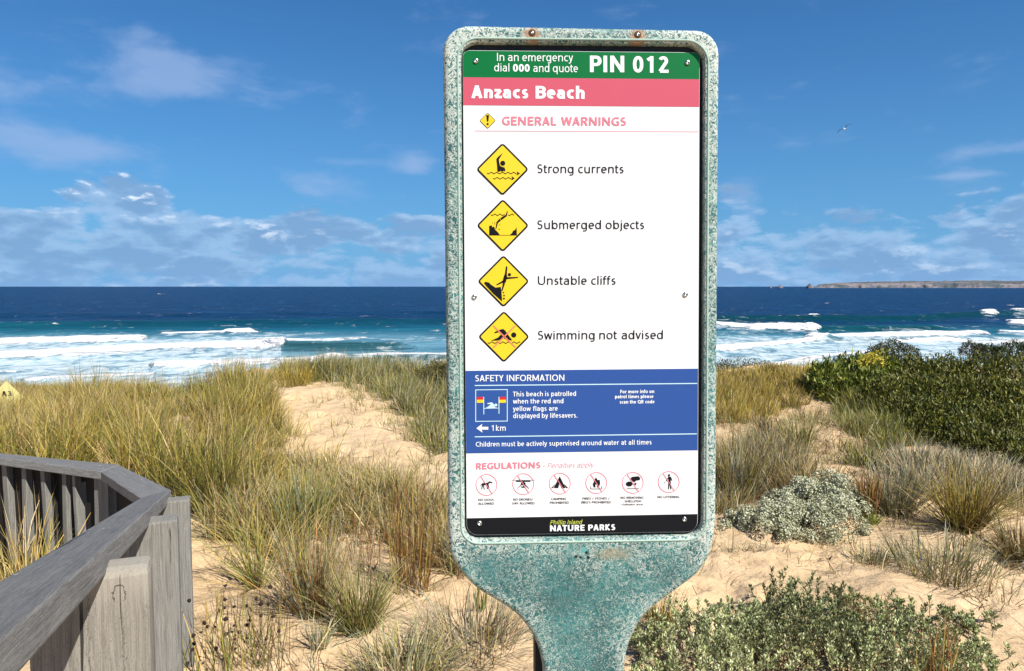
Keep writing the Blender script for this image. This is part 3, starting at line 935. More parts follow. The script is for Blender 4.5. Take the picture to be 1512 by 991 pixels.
c = t.mix(t.math('MULTIPLY', chalk, t.math('MULTIPLY_ADD', wearat, .40, .60, clamp=True)), teal_c, chk_c)
# rust bleeding round the two bolts, brown grime under the screw holes
def stain(c, uv, rad, colr, amt, stretch=1.0):
    v = t.comb(t.math('SUBTRACT', sx, float(uv[0])), 0.0, t.math('DIVIDE', t.math('SUBTRACT', sz, float(uv[1])), stretch))
    dist = t.node('ShaderNodeVectorMath', operation='LENGTH'); t.l.new(v, dist.inputs[0])
    nn = t.math('MULTIPLY_ADD', t.math('SUBTRACT', t.noise(ob, 120, 4, .7), .5), rad * 1.3, dist.outputs['Value'])
    f = t.math('SUBTRACT', 1.0, t.ramp(nn, rad * .35, rad))
    return t.mix(t.math('MULTIPLY', f, amt), c, colr)
for q in ((785.7, 52), (941.6, 55)):
    c = stain(c, FS(*q), .019, (.40, .20, .08), .85, 1.1)
c = stain(c, FS(905, 818), .045, (.33, .27, .16), .55, .35)
c = stain(c, FS(862, 812), .008, (.10, .38, .36), .9, 1.0)
t.put(p.inputs['Base Color'], t.vmath('MULTIPLY', c, (ALB, ALB, ALB)))
p.inputs['Roughness'].default_value = .6
p.inputs['Specular IOR Level'].default_value = .35
b = t.node('ShaderNodeBump'); b.inputs['Strength'].default_value = .55; b.inputs['Distance'].default_value = .0012
t.l.new(t.math('ADD', t.math('MULTIPLY', chalk, .7), fib), b.inputs['Height']); t.l.new(b.outputs[0], p.inputs['Normal'])

bm = bmesh.new()
R_ = .011
prev = None
prof_ = [(R_, 0.0)] + [(R_ * (1 - sin(a)), R_ * (1 - cos(a))) for a in np.linspace(.3, pi / 2, 5)] + [(0, .028), (.003, .040), (.010, .050)]
loops = []
for ins, dep in prof_:
    loops.append(loop_verts(bm, off_poly(outline, ins), FD + dep))
for a, b_ in zip(loops, loops[1:]): bridge(bm, a, b_)
rc = [(-.0035, 0.0), (-.001, .0012), (0, .004), (.0005, .0165)]
rl = [loop_verts(bm, off_poly(recess, i_), FD + d_) for i_, d_ in rc]
for a, b_ in zip(rl, rl[1:]): bridge(bm, a, b_)
fill_between(bm, loops[0], rl[0])
fill_between(bm, loops[-1])
bmesh.ops.recalc_face_normals(bm, faces=bm.faces)
me = bpy.data.meshes.new('shell'); bm.to_mesh(me)
# wear attribute: distance from the outer rim / from the recess rim
bm.free()
OL = np.array(outline); RC = np.array(recess)
# refine the face so the wear can vary over it
me.materials.append(M_SHELL)
shell = bpy.data.objects.new('shell', me); COL.objects.link(shell); shell.parent = sign
bm = bmesh.new(); bm.from_mesh(me)
big_edges = [e for e in bm.edges if e.calc_length() > .03]
bmesh.ops.subdivide_edges(bm, edges=big_edges, cuts=3, use_grid_fill=False)
bmesh.ops.triangulate(bm, faces=[f for f in bm.faces if len(f.verts) > 4])
bm.to_mesh(me); bm.free()
co = np.zeros(len(me.vertices) * 3, np.float32); me.vertices.foreach_get('co', co); co = co.reshape(-1, 3)
dO = np.array([np.min(np.linalg.norm(OL - p_[[0, 2]], axis=1)) for p_ in co])
dR = np.array([np.min(np.linalg.norm(RC - p_[[0, 2]], axis=1)) for p_ in co])
low = np.clip((FS(860, 800)[1] - co[:, 2]) / .05, 0, 1)
wear = np.clip(1 - dO / .030, 0, 1) * .55 + np.clip(1 - dR / .012, 0, 1) * .45 + (1 - low) * .40
at_ = me.attributes.new('wear', 'FLOAT', 'POINT'); at_.data.foreach_set('value', wear.astype(np.float32))
for pl in me.polygons: pl.use_smooth = False

M_BLACK = flat_mat('black_backing', (.008, .009, .010), .45, 0, .4)
M_WHITE = flat_mat('white_enamel', (.82, .83, .84), .28, 0, .35, .012, 8)
M_GREEN = flat_mat('green_print', (.002, .155, .038), .35, 0, .2, .04, 30)
M_PINK = flat_mat('faded_pink_print', (.56, .095, .145), .4, 0, .2, .03, 30)
M_PINKT = flat_mat('faded_pink_lettering', (.80, .20, .27), .4, 0, .3)
M_PINKL = flat_mat('pale_pink_lettering', (.80, .38, .45), .4, 0, .3)
M_BLUE = flat_mat('blue_print', (.028, .085, .31), .38, 0, .2, .03, 30)
M_INK = flat_mat('black_print', (.008, .009, .012), .45, 0, .12)
M_YEL = flat_mat('yellow_print', (.80, .58, .020), .4, 0, .35, .02, 30)
M_LTWHITE = flat_mat('white_lettering', (.84, .87, .88), .4, 0, .3)
M_PALEB = flat_mat('pale_blue_line', (.55, .78, .86), .4, 0, .3)
M_RED = flat_mat('red_print', (.62, .02, .03), .4, 0, .3)
M_CROSS = flat_mat('faded_red_cross', (.78, .22, .15), .4, 0, .3)
M_LIME = flat_mat('yellow_green_lettering', (.55, .62, .10), .4, 0, .3)
M_STEEL = flat_mat('screw_steel', (.62, .62, .60), .28, 1.0, .5, .06, 300)
M_RUST = flat_mat('rusty_bolt', (.09, .045, .025), .7, .3, .4, .2, 300)
M_POSTD = flat_mat('dark_support_post', (.018, .022, .020), .6, 0, .3)

# recess floor
bm = bmesh.new()
v = loop_verts(bm, off_poly(recess, -.003), FD + .0163); fill_between(bm, v)
me = bpy.data.meshes.new('recess_floor'); bm.to_mesh(me); bm.free()
link('recess_floor', me, M_BLACK, sign)

# the printed panel
panel_out = rounded([S(683.0, 74.2), S(689.0, 790.5), S(1030.2, 785.5), S(1033.2, 77.5)], [.012, .020, .020, .010], 7)
bm = bmesh.new()
l0 = loop_verts(bm, off_poly(panel_out, .0006), 0); l1 = loop_verts(bm, panel_out, .0006); l2 = loop_verts(bm, panel_out, .0040)
bridge(bm, l0, l1); bridge(bm, l1, l2); fill_between(bm, l0); fill_between(bm, l2)
bmesh.ops.recalc_face_normals(bm, faces=bm.faces)
me = bpy.data.meshes.new('sign_panel'); bm.to_mesh(me); bm.free()
panel = link('sign_panel', me, M_WHITE, sign)

def flatobj(name, polys, mats, parent, label=None):
    """polys: list of (points in u,v; material index; height above the panel)"""
    bm = bmesh.new()
    for pts, mi, h_ in polys:
        vs = [bm.verts.new((p_[0], -h_, p_[1])) for p_ in pts]
        tri = tessellate_polygon([[Vector((p_[0], p_[1], 0)) for p_ in pts]])
        for t3 in tri:
            try:
                f = bm.faces.new([vs[i] for i in t3]); f.material_index = mi
            except ValueError: pass
    bm.normal_update()
    for f in bm.faces:
        if f.normal.y > 0: f.normal_flip()
    me = bpy.data.meshes.new(name); bm.to_mesh(me); bm.free()
    o = link(name, me, mats, parent)
    if label: o['label'] = label
    return o

def band(name, y0l, y0r, y1l, y1r, mat, which=None, label=None):
    """coloured band between two nearly level lines, clipped to the rounded panel"""
    a = S(640, y0l + (y0l - y0r) * 40 / 348); b = S(1075, y0r - (y0l - y0r) * 44 / 348)
    c_ = S(1075, y1r - (y1l - y1r) * 44 / 348); d_ = S(640, y1l + (y1l - y1r) * 40 / 348)
    poly = [np.array(p_) for p_ in off_poly(panel_out, .0007)]
    for (p0, p1) in ((a, b), (c_, d_)):
        dirn = p1 - p0; nn = np.array([dirn[1], -dirn[0]])     # keep the side below a->b, above c->d
        out = []
        for i in range(len(poly)):
            q0 = poly[i]; q1 = poly[(i + 1) % len(poly)]
            s0 = np.dot(q0 - p0, nn); s1 = np.dot(q1 - p0, nn)
            if s0 >= 0: out.append(q0)
            if s0 * s1 < 0: out.append(q0 + (q1 - q0) * s0 / (s0 - s1))
        poly = out
    return flatobj(name, [(poly, 0, .0004)], mat, panel, label)
band('top_band', 60, 60, 113.9, 116.9, M_GREEN, label='green emergency band across the top of the panel')
band('heading_band', 114.4, 117.4, 155.4, 158, M_PINK, label='faded pink band with the beach name')
band('safety_band', 547.7, 544.4, 669.6, 664.9, M_BLUE, label='blue safety information band')
band('footer_band', 765.4, 759, 820, 815, M_INK, label='black footer band')

# ---- a small monoline sans drawn with strokes: cap height 1, x-height .73
def glyphs(w):
    h = w / 2; T = 1 - h; Bt = h; X = .735 - h; A_ = 1.03 - h; Dn = -.27 + h
    def arc(cx, cy, rx, ry, a0, a1, n=10, e=2.25):
        out = []
        for i in range(n + 1):
            a = radians(a0 + (a1 - a0) * i / n); c_, s_ = cos(a), sin(a)
            out.append((cx + rx * math.copysign(abs(c_) ** (2 / e), c_), cy + ry * math.copysign(abs(s_) ** (2 / e), s_)))
        return out
    G = {}
    def ring(cx, cy, rx, ry): return arc(cx, cy, rx, ry, 0, 360, 22)
    xm = X / 2 + h / 2; rxl = .235 - h * .2
    G['A'] = (.68, [[(h, 0), (.34, 1)][0:2], [(.34, 1), (.68 - h, 0)], [(.15, .30), (.53, .30)]])
    G['B'] = (.60, [[(h, 0), (h, 1)], [(h, T)] + arc(.30, (T + .53) / 2, .22, (T - .53) / 2, 90, -90, 8) + [(h, .53)], [(.3, .53)] + arc(.31, (Bt + .53) / 2, .26 - h * .4, (.53 - Bt) / 2, 90, -90, 8) + [(h, Bt)]])
    G['C'] = (.62, [arc(.44, .5, .44 - h, .5 - h, 62, 298, 16)])
    G['D'] = (.72, [[(h, 0), (h, 1)], [(h, T)] + arc(.28, .5, .44 - h, .5 - h, 90, -90, 14) + [(h, Bt)]])
    G['E'] = (.52, [[(h, 0), (h, 1)], [(h, T), (.52, T)], [(h, .52), (.47, .52)], [(h, Bt), (.52, Bt)]])
    G['F'] = (.50, [[(h, 0), (h, 1)], [(h, T), (.50, T)], [(h, .50), (.46, .50)]])
    G['G'] = (.70, [arc(.44, .5, .44 - h, .5 - h, 55, 305, 16) + [(.68 - h, .10 + h), (.68 - h, .47), (.44, .47)]])
    G['H'] = (.68, [[(h, 0), (h, 1)], [(.68 - h, 0), (.68 - h, 1)], [(h, .52), (.68 - h, .52)]])
    G['I'] = (w, [[(h, 0), (h, 1)]])
    G['J'] = (.4, [[(.4 - h, 1), (.4 - h, .25)] + arc(.2, .25, .2 - h, .25 - h, 0, -110, 6)])
    G['K'] = (.62, [[(h, 0), (h, 1)], [(.58 - h, 1), (h + .03, .52), (.62 - h, 0)]])
    G['L'] = (.48, [[(h, 1), (h, Bt), (.48, Bt)]])
    G['M'] = (.84, [[(h, 0), (h, 1), (.42, .12), (.84 - h, 1), (.84 - h, 0)]])
    G['N'] = (.70, [[(h, 0), (h, 1)], [(h, .97), (.70 - h, .03)], [(.70 - h, 0), (.70 - h, 1)]])
    G['O'] = (.80, [ring(.40, .5, .40 - h, .5 - h)])
    G['P'] = (.58, [[(h, 0), (h, 1)], [(h, T)] + arc(.30, (T + .46) / 2, .28 - h, (T - .46) / 2, 90, -90, 9) + [(h, .46)]])
    G['Q'] = (.80, [ring(.40, .5, .40 - h, .5 - h), [(.48, .22), (.76, -.06)]])
    G['R'] = (.61, [[(h, 0), (h, 1)], [(h, T)] + arc(.30, (T + .48) / 2, .27 - h, (T - .48) / 2, 90, -90, 9) + [(h, .48)], [(.32, .48), (.60 - h, 0)]])
    def ess(H, Wd):
        q = H - h; m = H * .52
        return arc(Wd * .54, (q + m) / 2, Wd * .46 - h, (q - m) / 2, 42, 255, 10) + arc(Wd * .48, (m + h) / 2, Wd * .48 - h, (m - h) / 2, 75, -145, 10)
    G['S'] = (.54, [ess(1, .54)])
    G['T'] = (.56, [[(0, T), (.56, T)], [(.28, 0), (.28, T)]])
    G['U'] = (.68, [[(h, 1), (h, .34)] + arc(.34, .34, .34 - h, .34 - h, 180, 360, 10) + [(.68 - h, 1)]])
    G['V'] = (.64, [[(h * .8, 1), (.32, 0.03), (.64 - h * .8, 1)]])
    G['W'] = (.94, [[(h * .8, 1), (.25, .03), (.47, .97), (.69, .03), (.94 - h * .8, 1)]])
    G['X'] = (.62, [[(h, 1), (.62 - h, 0)], [(.62 - h, 1), (h, 0)]])
    G['Y'] = (.60, [[(h, 1), (.30, .45), (.60 - h, 1)], [(.30, 0), (.30, .47)]])
    G['a'] = (.50, [[(.06, X - .03)] + arc(.26, X - .16, .235 - h, .16, 125, 0, 7) + [(.50 - h, 0)], [(.50 - h, .42)] + [(.28, .42)] + arc(.24, (.42 + h) / 2, .24 - h, (.42 - h) / 2, 95, 275, 9) + [(.36, h + .03), (.50 - h, .20)]])
    G['b'] = (.56, [[(h, 0), (h, A_ + h)], ring(.56 - h - (.27 - h), xm, .27 - h, (X - h) / 2)])
    G['c'] = (.44, [arc(.30, xm, .30 - h, (X - h) / 2, 60, 300, 12)])
    G['d'] = (.56, [[(.56 - h, 0), (.56 - h, A_ + h)], ring(.27, xm, .27 - h, (X - h) / 2)])
    G['e'] = (.52, [[(h + .02, xm + .01), (.52 - h, xm + .01)] + arc(.265, xm, .265 - h, (X - h) / 2, 4, 305, 16)])
    G['f'] = (.34, [[(.12, 0), (.12, .80)] + arc(.30, .82, .18, A_ - .82, 180, 80, 6), [(0, X), (.32, X)]])
    G['g'] = (.56, [ring(.27, xm, .27 - h, (X - h) / 2), [(.56 - h, X + h), (.56 - h, Dn + .16)] + arc(.30, Dn + .16, .26 - h, .16, 0, -125, 8)])
    G['h'] = (.53, [[(h, 0), (h, A_ + h)], [(h, X - .18)] + arc(.29, X - .18, .24 - h * .9, .18, 150, 0, 7) + [(.53 - h, 0)]])
    G['i'] = (w, [[(h, 0), (h, X + h)], [(h, .88), (h, .88 + w * 1.05)]])
    G['j'] = (.2, [[(.2 - h, X + h), (.2 - h, Dn + .1), (.0, Dn)], [(.2 - h, .88), (.2 - h, .88 + w * 1.05)]])
    G['k'] = (.50, [[(h, 0), (h, A_ + h)], [(.47 - h, X + h), (h + .02, .38), (.50 - h, 0)]])
    G['l'] = (w, [[(h, 0), (h, A_ + h)]])
    G['m'] = (.84, [[(h, 0), (h, X + h)], [(h, X - .17)] + arc(.245, X - .17, .205 - h * .9, .17, 150, 0, 6) + [(.44 - h * .2, 0)], [(.44 - h * .2, X - .17)] + arc(.64, X - .17, .20 - h * .8, .17, 150, 0, 6) + [(.84 - h, 0)]])
    G['n'] = (.53, [[(h, 0), (h, X + h)], [(h, X - .18)] + arc(.29, X - .18, .24 - h * .9, .18, 150, 0, 7) + [(.53 - h, 0)]])
    G['o'] = (.58, [ring(.29, xm, .29 - h, (X - h) / 2)])
    G['p'] = (.56, [[(h, Dn - h), (h, X + h)], ring(.56 - h - (.27 - h), xm, .27 - h, (X - h) / 2)])
    G['q'] = (.56, [[(.56 - h, Dn - h), (.56 - h, X + h)], ring(.27, xm, .27 - h, (X - h) / 2)])
    G['r'] = (.35, [[(h, 0), (h, X + h)], [(h, X - .2)] + arc(.31, X - .2, .31 - h, .2, 165, 80, 6)])
    G['s'] = (.42, [ess(.735, .42)])
    G['t'] = (.34, [[(.12, .93), (.12, .17)] + arc(.28, .17, .16, .17 - h, 180, 285, 6), [(0, X), (.33, X)]])
    G['u'] = (.53, [[(h, X + h), (h, .24)] + arc(.27, .24, .25 - h * .9, .24 - h, 180, 345, 8), [(.53 - h, 0), (.53 - h, X + h)]])
    G['v'] = (.50, [[(h * .8, X + h), (.25, .02), (.50 - h * .8, X + h)]])
    G['w'] = (.76, [[(h * .8, X + h), (.20, .02), (.38, X + h * .4), (.56, .02), (.76 - h * .8, X + h)]])
    G['x'] = (.48, [[(h, X + h), (.48 - h, 0)], [(.48 - h, X + h), (h, 0)]])
    G['y'] = (.50, [[(h * .8, X + h), (.26, .03)], [(.50 - h * .8, X + h), (.23, -.12), (.14, Dn), (.02, Dn)]])
    G['z'] = (.46, [[(.02, X), (.43 - h * .4, X), (.03 + h * .4, h), (.46, h)]])
    G['0'] = (.56, [ring(.28, .5, .28 - h, .5 - h)])
    G['1'] = (.56, [[(.33, 0), (.33, 1)], [(.33, .92), (.10, .76)]])
    G['2'] = (.56, [arc(.27, .72, .26 - h, .28 - h, 160, -25, 9) + [(.05 + h * .5, h), (.56, h)]])
    G['3'] = (.56, [arc(.26, .75, .24 - h, .25 - h, 150, -80, 9) + arc(.26, .28, .28 - h, .27 - h + .01, 80, -150, 9)])
    G['/'] = (.36, [[(0, -.05), (.36, 1.05)]])
    G['-'] = (.34, [[(0, .38), (.34, .38)]])
    G['.'] = (w * 1.1, [[(h, 0), (h, w * 1.1)]])
    G["'"] = (w, [[(h, .72), (h, 1.02)]])
    G['('] = (.24, [arc(.34, .4, .34 - h, .62, 140, 220, 6)])
    G[')'] = (.24, [arc(-.10, .4, .34 - h, .62, 40, -40, 6)])
    return G

def ribbon(pts, w):
    P_ = [np.array(p_, float) for p_ in pts]
    Q = [P_[0]]
    for p_ in P_[1:]:
        if np.linalg.norm(p_ - Q[-1]) > 1e-4: Q.append(p_)
    closed = np.linalg.norm(Q[0] - Q[-1]) < 1e-3 and len(Q) > 4
    if closed: Q = Q[:-1]
    n = len(Q); L, R = [], []
    for i in range(n):
        if closed: a, b = Q[i - 1], Q[(i + 1) % n]
        else: a, b = Q[max(i - 1, 0)], Q[min(i + 1, n - 1)]
        d0 = Q[i] - a if (closed or i > 0) else b - Q[i]; d1 = b - Q[i] if (closed or i < n - 1) else d0
        d0 = d0 / np.linalg.norm(d0); d1 = d1 / np.linalg.norm(d1)
        n0 = np.array([-d0[1], d0[0]]); n1 = np.array([-d1[1], d1[0]])
        m = n0 + n1; l = np.linalg.norm(m)
        m = n0 if l < .2 else m / l
        k = w / 2 / max(np.dot(m, n0), .45)
        L.append(Q[i] + m * k); R.append(Q[i] - m * k)
    V = L + R
    F_ = [(i, (i + 1) % n, n + (i + 1) % n, n + i) for i in range(n if closed else n - 1)]
    return V, F_

def bearing(ch, side):
    """side bearing, 1 = straight stem, .55 = round, .15 = diagonal or open"""
    left = {'straight': 'bhkmnprilBDEFHIKLMNPRuU1', 'round': 'acdegoqsCGOQS0236', 'open': 'AVWYTvwyxzXZtfj/'}
    right = {'straight': 'adhilmnquMNHIUdJ1gj', 'round': 'bopeDOQB03sSc', 'open': 'AVWYTLFPrtvwyxzkKRXECfZ2G/'}
    for k, v in (left if side == 0 else right).items():
        if ch in v: return {'straight': .5, 'round': .30, 'open': .12}[k]
    return .35

def split_sharp(st):
    """cut a stroke wherever it turns sharply so every leg keeps its full width"""
    out, cur = [], [st[0]]
    for i in range(1, len(st) - 1):
        cur.append(st[i])
        d0 = np.subtract(st[i], st[i - 1]); d1 = np.subtract(st[i + 1], st[i])
        l = np.linalg.norm(d0) * np.linalg.norm(d1)
        if l > 1e-9 and np.dot(d0, d1) / l < .1:
            out.append(cur); cur = [st[i]]
    cur.append(st[-1]); out.append(cur)
    return out

def text_arrays(s, w, shear=0.0):
    G = glyphs(w); V, F_, H = [], [], []
    x = 0.0; gap = .235 - w * .45
    k = 0; prev = None
    for ch in s:
        if ch == ' ': x += .44; prev = None; continue
        gw, strokes = G[ch]
        if prev is not None: x += gap * (bearing(prev, 1) + bearing(ch, 0))
        for st0 in strokes:
            for st in split_sharp(st0):
                v, f = ribbon(st, w); o = len(V)
                V += [(p_[0] + x + shear * p_[1], p_[1]) for p_ in v]; F_ += [tuple(i + o for i in q) for q in f]
                H += [(k % 7) * 1.2e-5] * len(v); k += 1
        x += gw; prev = ch
    return np.array(V), F_, np.array(H)

def lettering(s, x0, x1, yb0, yb1, cap, mat, weight=.12, shear=0.0, h_=.0008):
    V2, F_, H = text_arrays(s, weight, shear)
    a, b = V2[:, 0].min(), V2[:, 0].max()
    p0 = S(x0, yb0); p1 = S(x1, yb1)
    capv = np.linalg.norm(S(x0, yb0 - cap) - p0)
    dn = np.array([-(p1 - p0)[1], (p1 - p0)[0]]); dn = dn / np.linalg.norm(dn)
    uv = p0 + (V2[:, 0:1] - a) * (p1 - p0) / (b - a) + V2[:, 1:2] * capv * dn
    V = np.stack([uv[:, 0], -h_ - H, uv[:, 1]], 1)
    return link('lettering', mesh_np('lettering', V, F_), mat, panel)

L_ = lettering
TX = [('In an emergency', 733.9, 846, 90.3, 91.0, 11.8, M_LTWHITE, .105), ('dial', 729.8, 752, 105.6, 105.9, 11.8, M_LTWHITE, .105),
      ('000', 757.4, 782, 106, 106.3, 11.2, M_LTWHITE, .19), ('and quote', 787.5, 853.3, 106.5, 107, 11.8, M_LTWHITE, .105),
      ('PIN', 871, 921.6, 106.8, 107, 24.4, M_LTWHITE, .185), ('012', 934.4, 987, 107.4, 107.8, 24.4, M_LTWHITE, .185),
      ('Anzacs Beach', 696, 863.2, 145.2, 146.3, 18.8, M_LTWHITE, .205), ('GENERAL WARNINGS', 741.4, 924.2, 184.8, 185.8, 12.6, M_PINKT, .16),
      ('Strong currents', 793.8, 920.7, 255.6, 255.9, 12.9, M_INK, .112), ('Submerged objects', 793.8, 951, 338.3, 338.2, 12.9, M_INK, .112),
      ('Unstable cliffs', 794.4, 908.8, 420.6, 420.4, 12.9, M_INK, .112), ('Swimming not advised', 794.6, 978.8, 501.4, 500.6, 12.9, M_INK, .112),
      ('SAFETY INFORMATION', 701.9, 833.2, 563.2, 562.2, 9.2, M_LTWHITE, .13),
      ('This beach is patrolled', 757.4, 850.4, 585.4, 584.6, 7.0, M_LTWHITE, .14), ('when the red and', 757.4, 831.8, 596, 595.4, 7.0, M_LTWHITE, .14),
      ('yellow flags are', 757.4, 823.5, 607, 606.4, 7.0, M_LTWHITE, .14), ('displayed by lifesavers.', 757.7, 852.3, 617.4, 616.6, 7.0, M_LTWHITE, .14),
      ('For more info on', 915.7, 965.8, 580.8, 580.3, 5.0, M_LTWHITE, .18), ('patrol times please', 908, 964.6, 588.2, 587.7, 5.0, M_LTWHITE, .18),
      ('scan the QR code', 915, 966.2, 596, 595.5, 5.0, M_LTWHITE, .18), ('1km', 725.7, 746.7, 636.2, 636, 8.4, M_LTWHITE, .12),
      ('Children must be actively supervised around water at all times', 702.6, 961.8, 659.5, 656.2, 7.0, M_LTWHITE, .135),
      ('REGULATIONS', 703, 798, 692.9, 691.2, 9.2, M_PINKT, .17), ('-', 802, 805.4, 691, 690.9, 8, M_PINKL, .1),
      ('Penalties apply', 808.6, 877.6, 691, 689.6, 7.6, M_PINKL, .085, .2)]
for s, x0, x1, y0, cp in [('NO DOGS', 706.4, 729.2, 739.5, 3.3), ('ALLOWED', 706, 729.5, 745.2, 3.3), ('NO DRONES/', 758, 787, 739, 3.3), ('UAV ALLOWED', 756.2, 789.5, 744.6, 3.3),
                          ('CAMPING', 814, 836, 738.2, 3.3), ('PROHIBITED', 812, 840, 743.8, 3.3), ('FIRES / STOVES /', 860.2, 900.2, 737.6, 3.3), ("BBQ'S PROHIBITED", 858.6, 902, 743.2, 3.3),
                          ('NO REMOVING', 916.4, 950.2, 736.4, 3.3), ('SHELLFISH', 922.4, 946.8, 741.6, 3.3), ('(Saltwater area)', 918, 949.6, 746, 2.7), ('NO LITTERING', 971, 1003, 735.4, 3.3)]:
    TX.append((s, x0, x1, y0, y0 - .2, cp, M_INK, .14))
TX += [('Phillip Island', 812.1, 860.2, 774.6, 773.6, 6.4, M_LIME, .12, .25), ('NATURE PARKS', 812.1, 908.2, 784.4, 782.6, 8.8, M_LTWHITE, .205)]
for q in TX: L_(*q)

def seg_px(a, b, w):
    a = np.array(a, float); b = np.array(b, float); t_ = (b - a) / np.linalg.norm(b - a); n_ = np.array([-t_[1], t_[0]]) * w / 2
    return [tuple(a + n_), tuple(b + n_), tuple(b - n_), tuple(a - n_)]
def taper_px(a, b, w0, w1):
    a = np.array(a, float); b = np.array(b, float); t_ = (b - a) / np.linalg.norm(b - a); n_ = np.array([-t_[1], t_[0]])
    return [tuple(a + n_ * w0 / 2), tuple(b + n_ * w1 / 2), tuple(b - n_ * w1 / 2), tuple(a - n_ * w0 / 2)]
def disc_px(c, r, ry=None, n=20):
    ry = ry or r
    return [(c[0] + r * cos(2 * pi * i / n), c[1] + ry * sin(2 * pi * i / n)) for i in range(n)]

# thin rules
for (x0, y0, x1, y1, w_, m_, h_) in [(701, 193.3, 1031.5, 194.6, .9, M_PINKL, .0005), (701, 569.3, 1029.3, 566.2, 1.4, M_PALEB, .0007), (701, 645, 1028.8, 640.6, 1.4, M_PALEB, .0007)]:
    flatobj('rule', [(spoly(seg_px((x0, y0), (x1, y1), w_)), 0, h_)], m_, panel)

def diamond(c, hw, hh, shapes, cross=None, label=None):
    """warning diamond; shapes are in photograph pixels"""
    outer = [S(c[0], c[1] - hh), S(c[0] - hw, c[1]), S(c[0], c[1] + hh), S(c[0] + hw, c[1])]
    k = hw / 39.0
    px_ = .0012 * k
    o1 = rounded([S(c[0], c[1] - hh - 1.6 * k), S(c[0] - hw - 1.6 * k, c[1]), S(c[0], c[1] + hh + 1.6 * k), S(c[0] + hw + 1.6 * k, c[1])], 5.0 * px_, 5)
    o2 = off_poly(o1, 2.7 * px_)
    polys = [(o1, 1, .0005), (o2, 0, .0007)]
    for sh_ in shapes: polys.append((spoly(sh_), 1, .0009))
    for sh_ in (cross or []): polys.append((spoly(sh_), 2, .0011))
    return flatobj('warning_symbol', polys, [M_YEL, M_INK, M_CROSS], panel, label)

def conv(pts, sc_, ox, oy): return [(x / sc_ + ox, y / sc_ + oy) for x, y in pts]
def wave(x0, x1, y, amp, wl, th, slope=0.0):
    xs = np.linspace(x0, x1, 60)
    up_ = [(x, y + slope * (x - x0) + amp * math.sin((x - x0) / wl * 2 * pi) - th / 2) for x in xs]
    dn_ = [(x, y + slope * (x - x0) + amp * math.sin((x - x0) / wl * 2 * pi) + th / 2) for x in xs]
    return up_ + dn_[::-1]
c7 = lambda pts: conv(pts, 5.829, 690, 200)
c8 = lambda pts: conv(pts, 5.662, 690, 370)
sh = [[(305, 155), (272, 208), (276, 240), (282, 262), (300, 272), (320, 276), (329, 300), (320, 314), (312, 306), (300, 315), (288, 306), (276, 315), (258, 312), (256, 265), (249, 206), (260, 190), (298, 158)],
      disc_px((305, 241), 22), wave(170, 425, 325, 6, 48, 8), [(425, 310), (454, 328), (423, 348), (430, 329)], wave(222, 388, 370, 6, 48, 8), [(380, 350), (408, 370), (380, 391), (387, 371)]]
diamond((741.9, 250.2), 37.6, 37.9, [c7(s_) for s_ in sh], label='yellow diamond with a swimmer raising an arm in a current')
sh = [wave(204, 322, 684, 6, 44, 8), wave(352, 402, 684, 6, 44, 8), taper_px((345, 652), (336, 688), 6, 14), taper_px((338, 688), (288, 722), 16, 20), taper_px((284, 724), (256, 752), 20, 16), taper_px((258, 748), (246, 806), 15, 7),
      [(188, 862), (188, 778), (212, 776), (215, 792), (230, 783), (240, 812), (262, 832), (278, 855), (278, 862)], seg_px((186, 860), (427, 860), 4),
      [(360, 862), (385, 840), (395, 820), (410, 815), (424, 790), (427, 862)], seg_px((238, 745), (236, 768), 4), seg_px((270, 775), (285, 765), 3), seg_px((222, 760), (214, 750), 3), seg_px((268, 805), (280, 812), 6)]
diamond((742.4, 333.2), 37.4, 38.0, [c7(s_) for s_ in sh], label='yellow diamond with a diver striking rocks under water')
sh = [disc_px((352, 202), 14), taper_px((329, 133), (318, 235), 13, 20), taper_px((425, 225), (325, 232), 9, 18), taper_px((322, 205), (308, 262), 26, 30), taper_px((318, 250), (244, 288), 20, 9), taper_px((312, 250), (290, 338), 22, 9),
      [(138, 272), (152, 261), (182, 268), (198, 285), (218, 298), (235, 310), (280, 304), (286, 340), (292, 428), (215, 360), (160, 300)],
      disc_px((302, 352), 7, n=6), disc_px((307, 377), 8, n=6), disc_px((306, 402), 9, n=7)]
diamond((743.3, 415.4), 37.0, 37.4, [c8(s_) for s_ in sh], label='yellow diamond with a figure falling off a crumbling cliff')
sh = [disc_px((388, 706), 22), [(195, 755), (255, 728), (282, 700), (262, 684), (222, 694), (230, 680), (272, 662), (300, 655), (320, 672), (342, 706), (378, 752), (335, 748), (300, 732), (262, 752)], wave(172, 442, 770, 6, 46, 8)]
cr = [seg_px((217, 630), (402, 810), 11), seg_px((400, 628), (217, 812), 11)]
diamond((743.9, 497.3), 36.7, 37.0, [c8(s_) for s_ in sh], [c8(s_) for s_ in cr], label='yellow diamond with a crossed out swimmer')
diamond((720, 178.4), 11.6, 11.6, [taper_px((720, 170.2), (720, 179.8), 4.2, 2.2), disc_px((720, 183.4), 1.7, n=10)], label='small yellow diamond with an exclamation mark')

